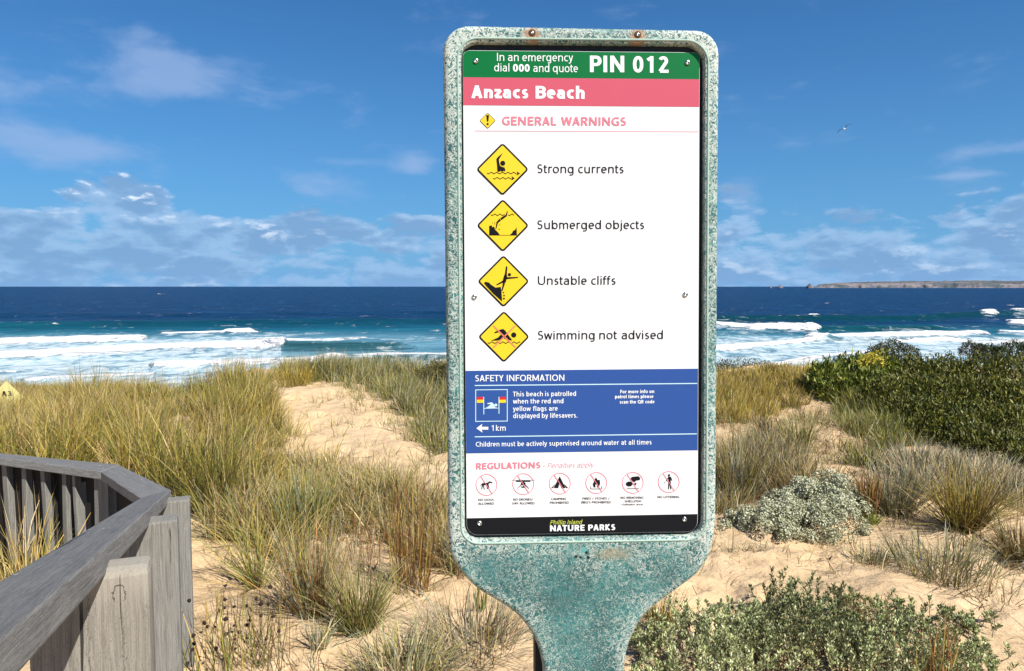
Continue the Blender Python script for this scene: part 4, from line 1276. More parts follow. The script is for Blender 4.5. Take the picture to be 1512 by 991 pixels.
# patrolled swimming icon on the blue band
def frame_px(x0, y0, x1, y1, w_, tl=-.8):
    return [seg_px((x0 - w_ / 2, y0), (x1 + w_ / 2, y0 + tl * .6), w_), seg_px((x0 - w_ / 2, y1), (x1 + w_ / 2, y1 + tl * .6), w_), seg_px((x0, y0 + w_ / 2), (x0, y1 - w_ / 2), w_), seg_px((x1, y0 + w_ / 2 - .5), (x1, y1 - w_ / 2 - .5), w_)]
P_ = [(spoly(q), 0, .0007) for q in frame_px(702.4, 575.7, 749, 622.2, 1.1)]
for x0 in (704, 736.7):
    P_ += [(spoly([(x0, 586.2), (x0 + 10.3, 586), (x0 + 10.3, 590.2), (x0, 590.4)]), 1, .0009), (spoly([(x0, 590.4), (x0 + 10.3, 590.2), (x0 + 10.3, 594.6), (x0, 594.8)]), 2, .0009)]
P_ += [(spoly(seg_px((714.2, 586), (714.4, 611.8), 1.1)), 0, .0010), (spoly(seg_px((736.6, 586), (736.8, 611), 1.1)), 0, .0010), (spoly(seg_px((714.8, 603), (736.2, 602.6), .9)), 0, .0007)]
c6 = lambda pts: conv(pts, 4.2, 680, 545)
P_ += [(spoly(c6(disc_px((219, 223), 9, n=12))), 0, .0008), (spoly(c6([(155, 243), (180, 226), (188, 217), (168, 217), (166, 211), (195, 206), (210, 222), (212, 236), (228, 241)])), 0, .0008)]
flatobj('patrol_symbol', P_, [M_PALEB, M_RED, M_YEL], panel, 'white framed swimmer between two red and yellow flags')
flatobj('arrow', [(spoly(c6([(98, 367), (135, 340), (130, 358), (172, 358), (172, 375), (130, 375), (137, 394)])), 0, .0008)], M_LTWHITE, panel)

# six round prohibition symbols
c5 = lambda pts: conv(pts, 4.2, 680, 665)
pics = {
    'dog on a lead': [taper_px((134, 210), (172, 206), 13, 12), taper_px((136, 212), (132, 242), 7, 4), taper_px((142, 212), (148, 243), 6, 4), taper_px((166, 208), (167, 240), 6, 4), taper_px((170, 208), (178, 236), 6, 4), taper_px((170, 206), (184, 194), 10, 8), taper_px((180, 196), (198, 201), 9, 5), taper_px((132, 208), (124, 218), 5, 3), seg_px((184, 197), (158, 186), 1.6)],
    'drone': [seg_px((344, 191), (434, 191), 7), seg_px((320, 184), (462, 184), 2), disc_px((389, 206), 15, 9), taper_px((378, 212), (354, 236), 5, 3), taper_px((400, 212), (424, 236), 5, 3), seg_px((376, 222), (384, 232), 4), seg_px((402, 222), (394, 232), 4), disc_px((389, 226), 5)],
    'tent': [[(615, 160), (578, 233), (606, 233), (615, 195), (626, 233), (651, 233)], [(640, 205), (668, 233), (656, 233)], [(590, 205), (562, 233), (574, 233)]],
    'camp fire': [[(840, 166), (850, 184), (863, 182), (866, 206), (858, 228), (846, 229), (850, 214), (842, 204), (836, 216), (838, 229), (826, 228), (820, 208), (828, 194), (831, 182)], seg_px((808, 222), (808, 240), 3), seg_px((809.5, 238.5), (872.5, 238.5), 3), seg_px((874, 222), (874, 240), 3)],
    'hand taking a shell': [disc_px((1046, 208), 21, 15), [(1052, 176), (1062, 164), (1104, 160), (1114, 170), (1112, 184), (1092, 186), (1078, 198), (1070, 192), (1060, 186)], seg_px((1030, 237), (1106, 237), 3), disc_px((1084, 208), 7)],
    'person dropping litter': [disc_px((1293, 154), 7), taper_px((1296, 163), (1297, 194), 17, 12), taper_px((1294, 192), (1289, 241), 8, 5), taper_px((1299, 192), (1304, 241), 8, 5), taper_px((1290, 168), (1274, 192), 6, 4), taper_px((1303, 167), (1312, 188), 6, 4), seg_px((1268, 196), (1262, 200), 4)],
}
cent6 = [(161, 214), (389, 209), (616, 206), (842, 202), (1068, 201), (1291, 196)]
for (nm, shp), cc in zip(pics.items(), cent6):
    ring = []
    for i in range(36):
        a0 = 2 * pi * i / 36; a1 = 2 * pi * (i + 1) / 36
        ring.append(([(cc[0] + r_ * cos(a), cc[1] + r_ * sin(a)) for r_, a in ((67, a0), (67, a1), (63, a1), (63, a0))]))
    polys = [(spoly(c5(q)), 0, .0006) for q in ring] + [(spoly(c5(q)), 1, .0007) for q in shp]
    polys.append((spoly(c5(seg_px((cc[0] - 34, cc[1] - 53), (cc[0] + 34, cc[1] + 53), 4))), 0, .0010))
    flatobj('prohibition_symbol', polys, [M_PINKT, M_INK], panel, 'round pink symbol crossing out a ' + nm)

def screw(name, uvp, r, y0, mat, parent, hgt_=.0016, recess_=True, label=None):
    bm = bmesh.new(); n = 18
    prof2 = [(r, 0), (r, hgt_ * .3), (r * .82, hgt_ * .8), (r * .5, hgt_), (r * .42, hgt_), (r * .34, hgt_ * .3)]
    lps = []
    for rr, hh_ in prof2:
        lps.append([bm.verts.new((rr * cos(2 * pi * i / n), -hh_, rr * sin(2 * pi * i / n))) for i in range(n)])
    for a, b_ in zip(lps, lps[1:]): bridge(bm, a, b_)
    bm.faces.new(lps[-1]); bm.faces.new(lps[0][::-1])
    bmesh.ops.recalc_face_normals(bm, faces=bm.faces)
    me = bpy.data.meshes.new(name); bm.to_mesh(me); bm.free()
    for pl in me.polygons: pl.use_smooth = True
    o = link(name, me, mat, parent, (uvp[0], y0, uvp[1]))
    return o
for q in ((702.7, 90.3), (1015, 92.7), (700.6, 438.4), (1011.9, 434.8), (708.1, 772.5), (1010.5, 766.7)):
    screw('screw', S(*q), .0048, -.0006, M_STEEL, sign, .0024)
for q in ((785.7, 48.5), (941.6, 51.2)):
    bt = screw('bolt', FS(*q), .0062, FD - .0002, M_RUST, sign, .0010)
    screw('bolt_head', (0, 0), .0030, -.0008, M_STEEL, bt, .0010)
# little screw holes below the panel
for q in ((850.5, 822), (857.5, 823.5), (868.5, 823.2), (866, 816)):
    o = flatobj('screw_hole', [([FS(*p2) for p2 in disc_px(q, 2.2 if q[0] != 857.5 else 1.5, n=10)], 0, -FD + .0003)], M_BLACK, sign)
# lip of clear sealant round the recess bottom/left, and the steel post carrying the shell
bm = bmesh.new()
lp = [loop_verts(bm, off_poly(recess, i_), y_) for i_, y_ in ((-.0035, FD - .0002), (-.0048, FD - .0016), (-.0062, FD - .0016), (-.0076, FD - .0002))]
for a, b_ in zip(lp, lp[1:]): bridge(bm, a, b_)
bmesh.ops.recalc_face_normals(bm, faces=bm.faces)
me = bpy.data.meshes.new('recess_lip'); bm.to_mesh(me); bm.free()
M_LIP = flat_mat('chalky_green_lip', (.36, .50, .43), .5, 0, .35, .25, 220)
lip = link('recess_lip', me, M_LIP, sign)
bm = bmesh.new()
x0 = S(790, 985, .06)[0]; x1 = S(880, 985, .06)[0]
bmesh.ops.create_cube(bm, size=1)
for v in bm.verts:
    v.co = Vector((x0 if v.co.x < 0 else x1, .047 if v.co.y < 0 else .11, -.25 if v.co.z < 0 else S(860, 500, .06)[1]))
bmesh.ops.bevel(bm, geom=bm.edges[:], offset=.004, segments=2, affect='EDGES')
me = bpy.data.meshes.new('support_post'); bm.to_mesh(me); bm.free()
link('support_post', me, M_POSTD, sign)

# ------------------------------------------------------------------ yellow marker sign half hidden in the grass, far left
mk_d = 9.6
c0 = pt(10, 587, mk_d)
mk = empty('marker_sign', (c0[0], c0[1], float(hgt(c0[0], c0[1]))), radians(8))
tag(mk, 'small pale yellow diamond marker poking out of the grass at the far left', 'marker sign')
zc0 = c0[2] - mk.location.z
def mpoly(pts, y, name, mat, parent, depth=.003):
    bm = bmesh.new()
    a = [bm.verts.new((x, y, z)) for x, z in pts]; b2 = [bm.verts.new((x, y + depth, z)) for x, z in pts]
    bm.faces.new(a); bm.faces.new(b2[::-1]); bridge(bm, a, b2)
    bmesh.ops.recalc_face_normals(bm, faces=bm.faces)
    me = bpy.data.meshes.new(name); bm.to_mesh(me); bm.free()
    return link(name, me, mat, parent)
hw = .20
M_YP = flat_mat('pale_yellow_plate', (.82, .74, .30), .45, 0, .4, .05, 12)
plate = mpoly([(p_[0], p_[1]) for p_ in rounded([np.array([0, zc0 + hw * 1.1]), np.array([-hw, zc0]), np.array([0, zc0 - hw * 1.1]), np.array([hw, zc0])], .018, 4)], 0, 'plate', M_YP, mk)
V2, F_, H = text_arrays('A3', .2)
V = np.stack([V2[:, 0] * .098 - .062, -.002 - H, zc0 + .018 + V2[:, 1] * .066], 1)
link('lettering', mesh_np('lettering', V, F_), M_INK, plate)
bm = bmesh.new(); bmesh.ops.create_cube(bm, size=1)
for v in bm.verts: v.co = Vector((v.co.x * .07, .04 + v.co.y * .06, -.3 if v.co.z < 0 else zc0 + .10))
bmesh.ops.bevel(bm, geom=bm.edges[:], offset=.006, segments=2, affect='EDGES')
me = bpy.data.meshes.new('post'); bm.to_mesh(me); bm.free(); link('post', me, M_POST, mk)

# ------------------------------------------------------------------ the gull
M_BW = flat_mat('gull_white', (.82, .82, .80), .6, 0, .2)
M_BG = flat_mat('gull_dark_wing', (.045, .05, .06), .6, 0, .2)
bd = 62.0
gull = empty('seagull', tuple(pt(1246.8, 190.2, bd)))
gull.rotation_euler = (radians(8), radians(-30), radians(-38))
tag(gull, 'lone white gull with dark wings gliding in the clear sky right of the sign', 'bird')
def revolve(name, prof3, mat, parent, n=12):
    bm = bmesh.new(); lps = []
    for (y, r, dz_) in prof3:
        lps.append([bm.verts.new((r * cos(2 * pi * i / n), y, dz_ + r * .85 * sin(2 * pi * i / n))) for i in range(n)])
    for a, b_ in zip(lps, lps[1:]): bridge(bm, a, b_)
    bm.faces.new(lps[0]); bm.faces.new(lps[-1][::-1])
    bmesh.ops.recalc_face_normals(bm, faces=bm.faces)
    me = bpy.data.meshes.new(name); bm.to_mesh(me); bm.free()
    for pl in me.polygons: pl.use_smooth = True
    return link(name, me, mat, parent)
revolve('body', [(-.27, .01, .02), (-.22, .035, .02), (-.17, .055, .015), (-.12, .05, .01), (-.04, .085, 0), (.08, .09, -.005), (.2, .06, 0), (.30, .03, .01), (.36, .012, .015)], M_BW, gull)
revolve('beak', [(-.33, .003, .005), (-.30, .010, .012), (-.268, .014, .018)], flat_mat('gull_beak', (.5, .16, .03), .5), gull, 8)
bm = bmesh.new()
vs = [bm.verts.new(v) for v in [(-.06, .27, .015), (.06, .27, .015), (.10, .44, .02), (0, .42, .025), (-.10, .44, .02)]]
bm.faces.new(vs); r_ = bmesh.ops.extrude_face_region(bm, geom=bm.faces[:])
for v in [g for g in r_['geom'] if isinstance(g, bmesh.types.BMVert)]: v.co.z -= .008
bmesh.ops.recalc_face_normals(bm, faces=bm.faces)
me = bpy.data.meshes.new('tail'); bm.to_mesh(me); bm.free(); link('tail', me, M_BW, gull)
for s in (-1, 1):
    bm = bmesh.new()
    st_ = [(.05, -.08, .12, .03), (.18, -.13, .10, .10), (.32, -.12, .06, .13), (.46, -.06, .05, .10), (.58, .02, .08, .05), (.66, .10, .115, .01)]
    up_v = []; dn_v = []
    for (x, f_, b_, z) in st_:
        row = [(s * x, f_, z), (s * x, (f_ + b_) / 2, z + .014), (s * x, b_, z - .004)]
        up_v.append([bm.verts.new(r0) for r0 in row]); dn_v.append([bm.verts.new((r0[0], r0[1], r0[2] - .010)) for r0 in row])
    for i in range(len(st_) - 1):
        for j in range(2):
            bm.faces.new([up_v[i][j], up_v[i + 1][j], up_v[i + 1][j + 1], up_v[i][j + 1]]); bm.faces.new([dn_v[i][j + 1], dn_v[i + 1][j + 1], dn_v[i + 1][j], dn_v[i][j]])
        bm.faces.new([up_v[i][0], dn_v[i][0], dn_v[i + 1][0], up_v[i + 1][0]]); bm.faces.new([up_v[i][2], up_v[i + 1][2], dn_v[i + 1][2], dn_v[i][2]])
    bm.faces.new(up_v[-1] + dn_v[-1][::-1]); bm.faces.new(dn_v[0] + up_v[0][::-1])
    bmesh.ops.recalc_face_normals(bm, faces=bm.faces)
    me = bpy.data.meshes.new('wing'); bm.to_mesh(me); bm.free(); link('wing', me, M_BG, gull)
# ==SECTION4==

# ------------------------------------------------------------------ shrubs
def kites(base, dirv, L, Wd, r, col, fold=.25, ref=None):
    """one folded leaf per row: base point, unit direction, length, width, colour"""
    n = len(base)
    rnd = r.normal(0, 1, (n, 3)) if ref is None else ref + r.normal(0, .25, (n, 3))
    side = np.cross(dirv, rnd); side /= np.linalg.norm(side, axis=1)[:, None] + 1e-9
    nrm = np.cross(side, dirv)
    L = np.broadcast_to(L, n)[:, None]; Wd = np.broadcast_to(Wd, n)[:, None]
    mid = base + dirv * L * .55
    col = np.asarray(col) * ALB
    V = np.stack([base, mid - side * Wd / 2 + nrm * Wd * fold, base + dirv * L, mid + side * Wd / 2 + nrm * Wd * fold], 1)
    o = (np.arange(n) * 4)[:, None]
    T = np.concatenate([o + np.array([[0, 1, 2]]), o + np.array([[0, 2, 3]])])
    return V.reshape(-1, 3), np.zeros((0, 4), int), T, np.repeat(col, 4, 0)

def shell_points(lobes, n, r, inner=.72):
    """points in the outer layer of a set of half ellipsoids (x, y, z, rx, ry, rz), none inside another"""
    lobes = np.array(lobes, float)
    wgt = lobes[:, 3] * lobes[:, 5] + lobes[:, 3] * lobes[:, 4]; wgt /= wgt.sum()
    P_, N_ = [], []; tot = 0
    while tot < n:
        k = r.choice(len(lobes), n, p=wgt)
        d_ = r.normal(0, 1, (n, 3)); d_[:, 2] = np.abs(d_[:, 2]) * 1.1 - .18; d_ /= np.linalg.norm(d_, axis=1)[:, None]
        s = inner + (1 - inner) * r.random(n) ** .6
        # bumpy outline
        s *= 1 + .10 * np.sin(d_[:, 0] * 9 + k) * np.sin(d_[:, 1] * 8 + 2 * k) + .06 * r.normal(0, 1, n)
        p_ = lobes[k, :3] + d_ * lobes[k, 3:6] * s[:, None]
        ok = np.ones(n, bool)
        for j, lb in enumerate(lobes):
            q = (p_ - lb[:3]) / lb[3:6]
            ok &= ~((np.sum(q * q, 1) < .40) & (k != j))
        P_.append(p_[ok]); N_.append(d_[ok]); tot += ok.sum()
    return np.concatenate(P_)[:n], np.concatenate(N_)[:n]

def unit(a): return a / (np.linalg.norm(a, axis=1)[:, None] + 1e-9)

def tubes(paths, r0, r1, sides=4):
    """list of polylines -> arrays, all with the same number of points"""
    P_ = np.array(paths, float); n, m, _ = P_.shape
    tg = np.gradient(P_, axis=1); tg /= np.linalg.norm(tg, axis=2)[..., None] + 1e-9
    ref = np.where(np.abs(tg[..., 2:3]) > .9, np.array([1., 0, 0]), np.array([0, 0, 1.]))
    a = np.cross(tg, ref); a /= np.linalg.norm(a, axis=2)[..., None]; b = np.cross(tg, a)
    rad = (r0 + (r1 - r0) * np.linspace(0, 1, m))[None, :, None]
    rings = [P_ + (a * cos(2 * pi * i / sides) + b * sin(2 * pi * i / sides)) * rad for i in range(sides)]
    V = np.stack(rings, 2)          # n,m,sides,3
    o = (np.arange(n) * m * sides)[:, None]
    q = []
    for j in range(m - 1):
        for i in range(sides):
            k = (i + 1) % sides
            q.append(o + np.array([[j * sides + i, j * sides + k, (j + 1) * sides + k, (j + 1) * sides + i]]))
    return V.reshape(-1, 3), np.concatenate(q)

M_TWIG = flat_mat('grey_brown_twig', (.11, .075, .05), .9, 0, .1, .35, 90)

def shrub(name, label, cat, lobes, n, leaf, wid, cols, seed, upness=.8, branches=26, group=None, patchcol=None, jitter=.55, leafcl=1):
    r = np.random.default_rng(seed)
    lobes = np.array(lobes, float)
    cx_, cy_ = lobes[:, 0].mean(), lobes[:, 1].mean(); g0 = float(hgt(cx_, cy_))
    e = empty(name, (cx_, cy_, g0))
    tag(e, label, cat, group)
    P_, N_ = shell_points(lobes, n // leafcl, r)
    if leafcl > 1:          # little whorls of leaves on a shoot
        P_ = np.repeat(P_, leafcl, 0); N_ = np.repeat(N_, leafcl, 0)
        sh_ = unit(N_ * (1 - upness) + np.array([0, 0, 1]) * upness)
        P_ = P_ + sh_ * (np.tile(np.arange(leafcl), n // leafcl)[:, None] * leaf * .16)
    m = len(P_)
    d_ = unit(N_ * (1 - upness) + np.array([0, 0, 1.]) * upness + r.normal(0, jitter, (m, 3)))
    c0 = np.array([PAL[k] if isinstance(k, str) else k for k in cols])[r.integers(0, len(cols), m)]
    c0 = c0 * r.uniform(.7, 1.3, (m, 1))
    if patchcol is not None:
        f = np.clip(fbm(P_[:, 0] * 1.8, P_[:, 1] * 1.8 + P_[:, 2] * 2, 2, seed) * 1.6 + .1, 0, 1)[:, None]
        c0 = c0 * (1 - f) + np.array(patchcol) * r.uniform(.75, 1.2, (m, 1)) * f
    org = np.array([cx_, cy_, g0])
    V, Q, T, C = kites(P_ - org - d_ * leaf * .4, d_, leaf * r.uniform(.6, 1.25, m), wid * r.uniform(.7, 1.2, m), r, c0)
    fo_ = link('foliage', mesh_np('foliage', V, Q, T, C), M_LEAF, e)
    # a loose inner scaffold of branches
    paths = []
    for k in range(branches):
        lb = lobes[r.integers(len(lobes))]
        d2 = unit(r.normal(0, 1, (1, 3)) * [1, 1, .5] + [0, 0, .8])[0]
        end = lb[:3] + d2 * lb[3:6] * .85
        st_ = np.array([lb[0] + r.normal(0, .06), lb[1] + r.normal(0, .06), hgt(lb[0], lb[1]) - .03])
        mid = st_ * .5 + end * .5 + r.normal(0, .04, 3) - [0, 0, .03]
        paths.append([st_ - org, mid - org, end - org])
    V, Q = tubes(paths, .010, .003)
    link('branches', mesh_np('branches', V, Q), M_TWIG, e)['kind'] = 'stuff'
    return e

def lobe(px, py, depth, rx, rz, ry=None, sink=.5):
    """a lobe whose top is seen at (px,py) at a given depth"""
    c = pt(px, py, depth)
    return (c[0], c[1], c[2] - rz, rx, ry or rx, rz)

GRN = [(.11, .122, .018), (.17, .172, .024), (.055, .070, .012), (.30, .28, .06), (.08, .095, .015)]
DRK = [(.040, .062, .018), (.060, .085, .022), (.030, .045, .015), (.10, .12, .03)]
LIM = [(.22, .25, .035), (.15, .19, .03), (.29, .30, .045), (.10, .13, .02)]
shrub('coastal_shrub', 'bright yellow-green leafy shrub at the left end of the dense green thicket', 'shrub',
      [lobe(1222, 532, 9.6, .30, .42), lobe(1262, 524, 9.8, .36, .46), lobe(1300, 522, 9.9, .34, .48), lobe(1240, 548, 9.3, .32, .34), lobe(1285, 545, 9.2, .36, .38)], 9000, .085, .022, LIM, 11, .75, 30, jitter=.45)
shrub('coastal_shrub', 'broad dark green thicket shrub right behind the yellow-green one', 'shrub',
      [lobe(1345, 527, 9.8, .50, .60), lobe(1395, 526, 9.7, .5, .65), lobe(1330, 552, 8.9, .45, .45), lobe(1385, 556, 8.6, .5, .5), lobe(1350, 582, 8.1, .38, .38), lobe(1400, 588, 7.9, .45, .44), lobe(1300, 560, 8.7, .3, .36), lobe(1410, 610, 7.3, .42, .42), lobe(1372, 612, 7.5, .3, .32)],
      32000, .058, .017, GRN, 12, .80, 60, patchcol=(.15, .15, .025), jitter=.5)
shrub('coastal_shrub', 'dark glossy thicket shrub cut off by the right edge of the photo', 'shrub',
      [lobe(1445, 525, 9.6, .5, .65), lobe(1500, 524, 9.5, .55, .7), lobe(1440, 556, 8.5, .5, .55), lobe(1500, 558, 8.3, .55, .6), lobe(1455, 592, 7.6, .42, .46), lobe(1505, 600, 7.4, .5, .5), lobe(1450, 626, 6.9, .36, .40), lobe(1500, 636, 6.6, .40, .42), lobe(1530, 660, 6.2, .3, .3), lobe(1550, 555, 8.6, .6, .6)],
      34000, .058, .017, GRN, 13, .80, 60, patchcol=(.13, .135, .028), jitter=.5)
shrub('coastal_shrub', 'thicket shrub reaching out of frame past the right edge', 'shrub',
      [lobe(1600, 530, 9.2, .7, .7), lobe(1660, 560, 8.7, .7, .7), lobe(1600, 600, 7.9, .6, .5), lobe(1720, 540, 9.2, .7, .7)], 12000, .07, .020, GRN, 14, .72, 30, jitter=.5)
shrub('low_shrub', 'dark rounded shrub on the skyline, the tallest hump above the thicket', 'shrub',
      [lobe(1318, 501, 13.2, .34, .40), lobe(1300, 508, 13.0, .30, .34), lobe(1338, 508, 13.0, .26, .30)], 3600, .045, .016, DRK + [(.10, .075, .05)], 15, .55, 16)
shrub('low_shrub', 'tiny dark twiggy shrub on the skyline above the middle of the thicket', 'shrub',
      [lobe(1432, 504, 13.0, .17, .22), lobe(1447, 507, 13.0, .15, .2)], 1500, .04, .014, DRK + [(.12, .07, .05)], 16, .55, 12)
shrub('low_shrub', 'dark green skyline shrub between two gaps of surf, near the right edge', 'shrub',
      [lobe(1461, 508, 13.1, .25, .3), lobe(1478, 510, 13.0, .2, .25)], 2200, .045, .016, DRK, 17, .6, 12)
shrub('low_shrub', 'dark green skyline shrub cut by the right edge of the photo', 'shrub',
      [lobe(1497, 503, 13.2, .28, .36), lobe(1520, 504, 13.1, .3, .4)], 2600, .045, .016, DRK, 18, .6, 12)
shrub('low_shrub', 'grey-green mounded shrub against the surf just right of the sign', 'shrub',
      [lobe(1090, 529, 11.8, .42, .44), lobe(1062, 533, 11.6, .4, .44), lobe(1122, 532, 11.6, .36, .42), lobe(1150, 538, 11.4, .32, .36), lobe(1178, 546, 11.2, .27, .28)], 6500, .040, .013,
      [(.13, .16, .08), (.09, .11, .05), (.16, .17, .10), (.07, .07, .035)], 19, .5, 26)
shrub('low_shrub', 'pale blue-green scrubby patch in the dune grass left of the sign', 'shrub',
      [lobe(590, 566, 10.4, .24, .30), lobe(618, 574, 10.0, .24, .28), lobe(640, 592, 9.4, .22, .24)], 2600, .035, .012, [(.20, .25, .18), (.14, .17, .11), (.24, .27, .20)], 20, .5, 14)

shrub('low_shrub', 'dark olive shrub with rusty tips on the crest against the left side of the sign', 'shrub',
      [lobe(645, 533, 10.6, .26, .42), lobe(672, 530, 10.5, .30, .46), lobe(620, 544, 10.8, .20, .32)], 5200, .045, .014, [(.13, .13, .035), (.09, .10, .03), (.20, .14, .05), (.22, .19, .06)], 22, .6, 20)

# silver cushion bush
cb = ground(1175, 782)
def clob(px, py, dep, rx, rz): return lobe(px, py, dep, rx, rz)
CB = cb[1]
SIL = [(.55, .56, .38), (.44, .45, .28), (.68, .69, .50), (.36, .36, .20)]
r = np.random.default_rng(21)
main = [clob(1228, 704, CB + .32, .19, .30), clob(1195, 712, CB + .28, .17, .28), (*pt(1255, 726, CB + .30)[:2], pt(1255, 726, CB + .30)[2] - .22, .15, .17, .22), clob(1160, 727, CB + .20, .15, .22),
        clob(1230, 742, CB + .05, .20, .18), clob(1190, 748, CB, .18, .16), clob(1145, 748, CB, .15, .14), clob(1110, 757, CB + .05, .14, .12), clob(1085, 763, CB + .05, .10, .08), clob(1130, 765, CB - .12, .14, .08)]
Pm, Nm = shell_points(main, 250, r, .95)
subs = [(q[0], q[1], q[2], rr, rr, rr * .95) for q, rr in zip(Pm, r.uniform(.030, .060, len(Pm)))]
e = empty('cushion_bush', (cb[0], cb[1], cb[2]))
tag(e, 'silvery grey-green cushion bush sprawling on the bare sand right of the sign', 'shrub')
SP_, SN_ = [], []
for s_ in subs:
    d_ = unit(r.normal(0, 1, (150, 3)) + [0, -.25, .45]); SP_.append(np.array(s_[:3]) + d_ * s_[3] * r.uniform(.86, 1.02, (150, 1))); SN_.append(d_)
SP_ = np.concatenate(SP_); SN_ = np.concatenate(SN_); m = len(SP_)
c0 = np.array(SIL)[r.integers(0, 4, m)] * r.uniform(.8, 1.2, (m, 1))
tg_ = np.cross(SN_, r.normal(0, 1, (m, 3)))
V, Q, T, C = kites(SP_ - cb, unit(unit(tg_) + SN_ * .55), r.uniform(.012, .020, m), r.uniform(.007, .012, m), r, c0, .3, SN_)
link('foliage', mesh_np('foliage', V, Q, T, C), M_LEAF, e)
paths = []
for k in range(90):
    lb = main[r.integers(len(main))]; end = np.array(lb[:3]) + unit(r.normal(0, 1, (1, 3)))[0] * np.array(lb[3:6]) * .8
    st_ = np.array([lb[0] + r.normal(0, .08), lb[1] + r.normal(0, .05), hgt(lb[0], lb[1]) - .02]); paths.append([st_ - cb, (st_ + end) / 2 - cb + r.normal(0, .02, 3), end - cb])
V, Q = tubes(paths, .005, .002); link('branches', mesh_np('branches', V, Q), M_TWIG, e)['kind'] = 'stuff'

# leafy saltbush in the right foreground: many upright shoots clothed in small leaves
def shoots(name, label, base, spots, nleaf, leaf, wid, cols, seed, cat='shrub', stemr=.0022, stemmat=None, leaf_from=.55):
    """spots: (x, y, top z, lean x, lean y) of each shoot in world coordinates"""
    r = np.random.default_rng(seed)
    e = empty(name, tuple(base)); tag(e, label, cat)
    base = np.array(base)
    paths, LP, LD, LC = [], [], [], []
    for (x, y, zt, lx, ly) in spots:
        z0 = float(hgt(x, y)) - .02
        h_ = zt - z0
        k1 = r.normal(0, .025, 2)
        ts = np.linspace(0, 1, 5)
        pth = [np.array([x + lx * h_ * s ** 1.3 + k1[0] * sin(s * pi), y + ly * h_ * s ** 1.3 + k1[1] * sin(s * pi), z0 + h_ * s]) for s in ts]
        paths.append(np.array(pth) - base)
        tt = 1 - (1 - leaf_from) * r.random(nleaf) ** 1.25
        seg = np.clip((tt * 4).astype(int), 0, 3); fr = tt * 4 - seg
        pa = np.array(pth); pos = pa[seg] * (1 - fr[:, None]) + pa[seg + 1] * fr[:, None]
        a = r.uniform(0, 2 * pi, nleaf)
        taper = np.where(tt > .85, .5, 1.0)
        dv = np.stack([np.cos(a) * taper, np.sin(a) * taper, r.uniform(.35, 1.4, nleaf)], 1)
        # side shoots: push part of the leaves outwards on twigs
        rad = np.where(r.random(nleaf) < .55, r.uniform(0, .011, nleaf), 0) * taper
        pos = pos + np.stack([np.cos(a) * rad, np.sin(a) * rad, rad * .6], 1)
        LP.append(pos); LD.append(unit(dv)); tone_ = r.uniform(.6, 1.3)
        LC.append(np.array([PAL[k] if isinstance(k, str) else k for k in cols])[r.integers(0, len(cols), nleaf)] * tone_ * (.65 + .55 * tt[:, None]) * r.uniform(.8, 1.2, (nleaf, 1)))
    LP = np.concatenate(LP) - base; LD = np.concatenate(LD); LC = np.concatenate(LC); m = len(LP)
    V, Q, T, C = kites(LP, LD, leaf * r.uniform(.6, 1.25, m), wid * r.uniform(.8, 1.2, m), r, LC, .3)
    link('foliage', mesh_np('foliage', V, Q, T, C), M_LEAF, e)
    V, Q = tubes(paths, stemr, stemr * .4)
    link('stems', mesh_np('stems', V, Q), stemmat or M_TWIG, e)['kind'] = 'stuff'
    return e

def spots_px(n, pxr, depr, topfn, seed, spread=.25):
    r = np.random.default_rng(seed); out = []
    for _ in range(n):
        px = r.uniform(*pxr); dep = r.uniform(*depr)
        pyt = topfn(px) + r.exponential(26) + (depr[1] - dep) / (depr[1] - depr[0]) * 70
        c = pt(px, pyt, dep)
        out.append((c[0], c[1], max(c[2], float(hgt(c[0], c[1])) + .06), r.normal(0, spread), r.normal(-.05, spread * .6)))
    return out
SB = [(.40, .45, .19), (.50, .54, .28), (.26, .32, .11), (.60, .62, .36)]
SBD = [(.20, .23, .09), (.28, .31, .13), (.13, .155, .06), (.38, .40, .20)]
top1 = lambda p_: np.interp(p_, [925, 960, 1000, 1040, 1100, 1150], [945, 908, 880, 866, 872, 880])
top2 = lambda p_: np.interp(p_, [1100, 1130, 1170, 1200, 1240, 1290], [890, 855, 828, 842, 850, 880])
top3 = lambda p_: np.interp(p_, [1240, 1300, 1350, 1400, 1440, 1475], [880, 868, 870, 888, 918, 955])
b0 = (pt(1030, 985, 2.95)[0], 2.95, float(hgt(pt(1030, 985, 2.95)[0], 2.95)))
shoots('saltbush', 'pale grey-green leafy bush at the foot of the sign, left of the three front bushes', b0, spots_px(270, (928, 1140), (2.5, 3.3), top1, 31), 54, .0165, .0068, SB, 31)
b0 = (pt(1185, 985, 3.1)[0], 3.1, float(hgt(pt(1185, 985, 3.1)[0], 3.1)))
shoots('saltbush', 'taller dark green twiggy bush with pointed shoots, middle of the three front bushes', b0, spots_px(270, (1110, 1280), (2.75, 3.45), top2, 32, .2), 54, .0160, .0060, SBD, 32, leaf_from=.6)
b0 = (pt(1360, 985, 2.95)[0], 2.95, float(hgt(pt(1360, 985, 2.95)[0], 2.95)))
shoots('saltbush', 'wide sage green bush, right of the three front bushes', b0, spots_px(300, (1245, 1468), (2.5, 3.35), top3, 33), 54, .0165, .0068, SB + SBD[:2], 33)
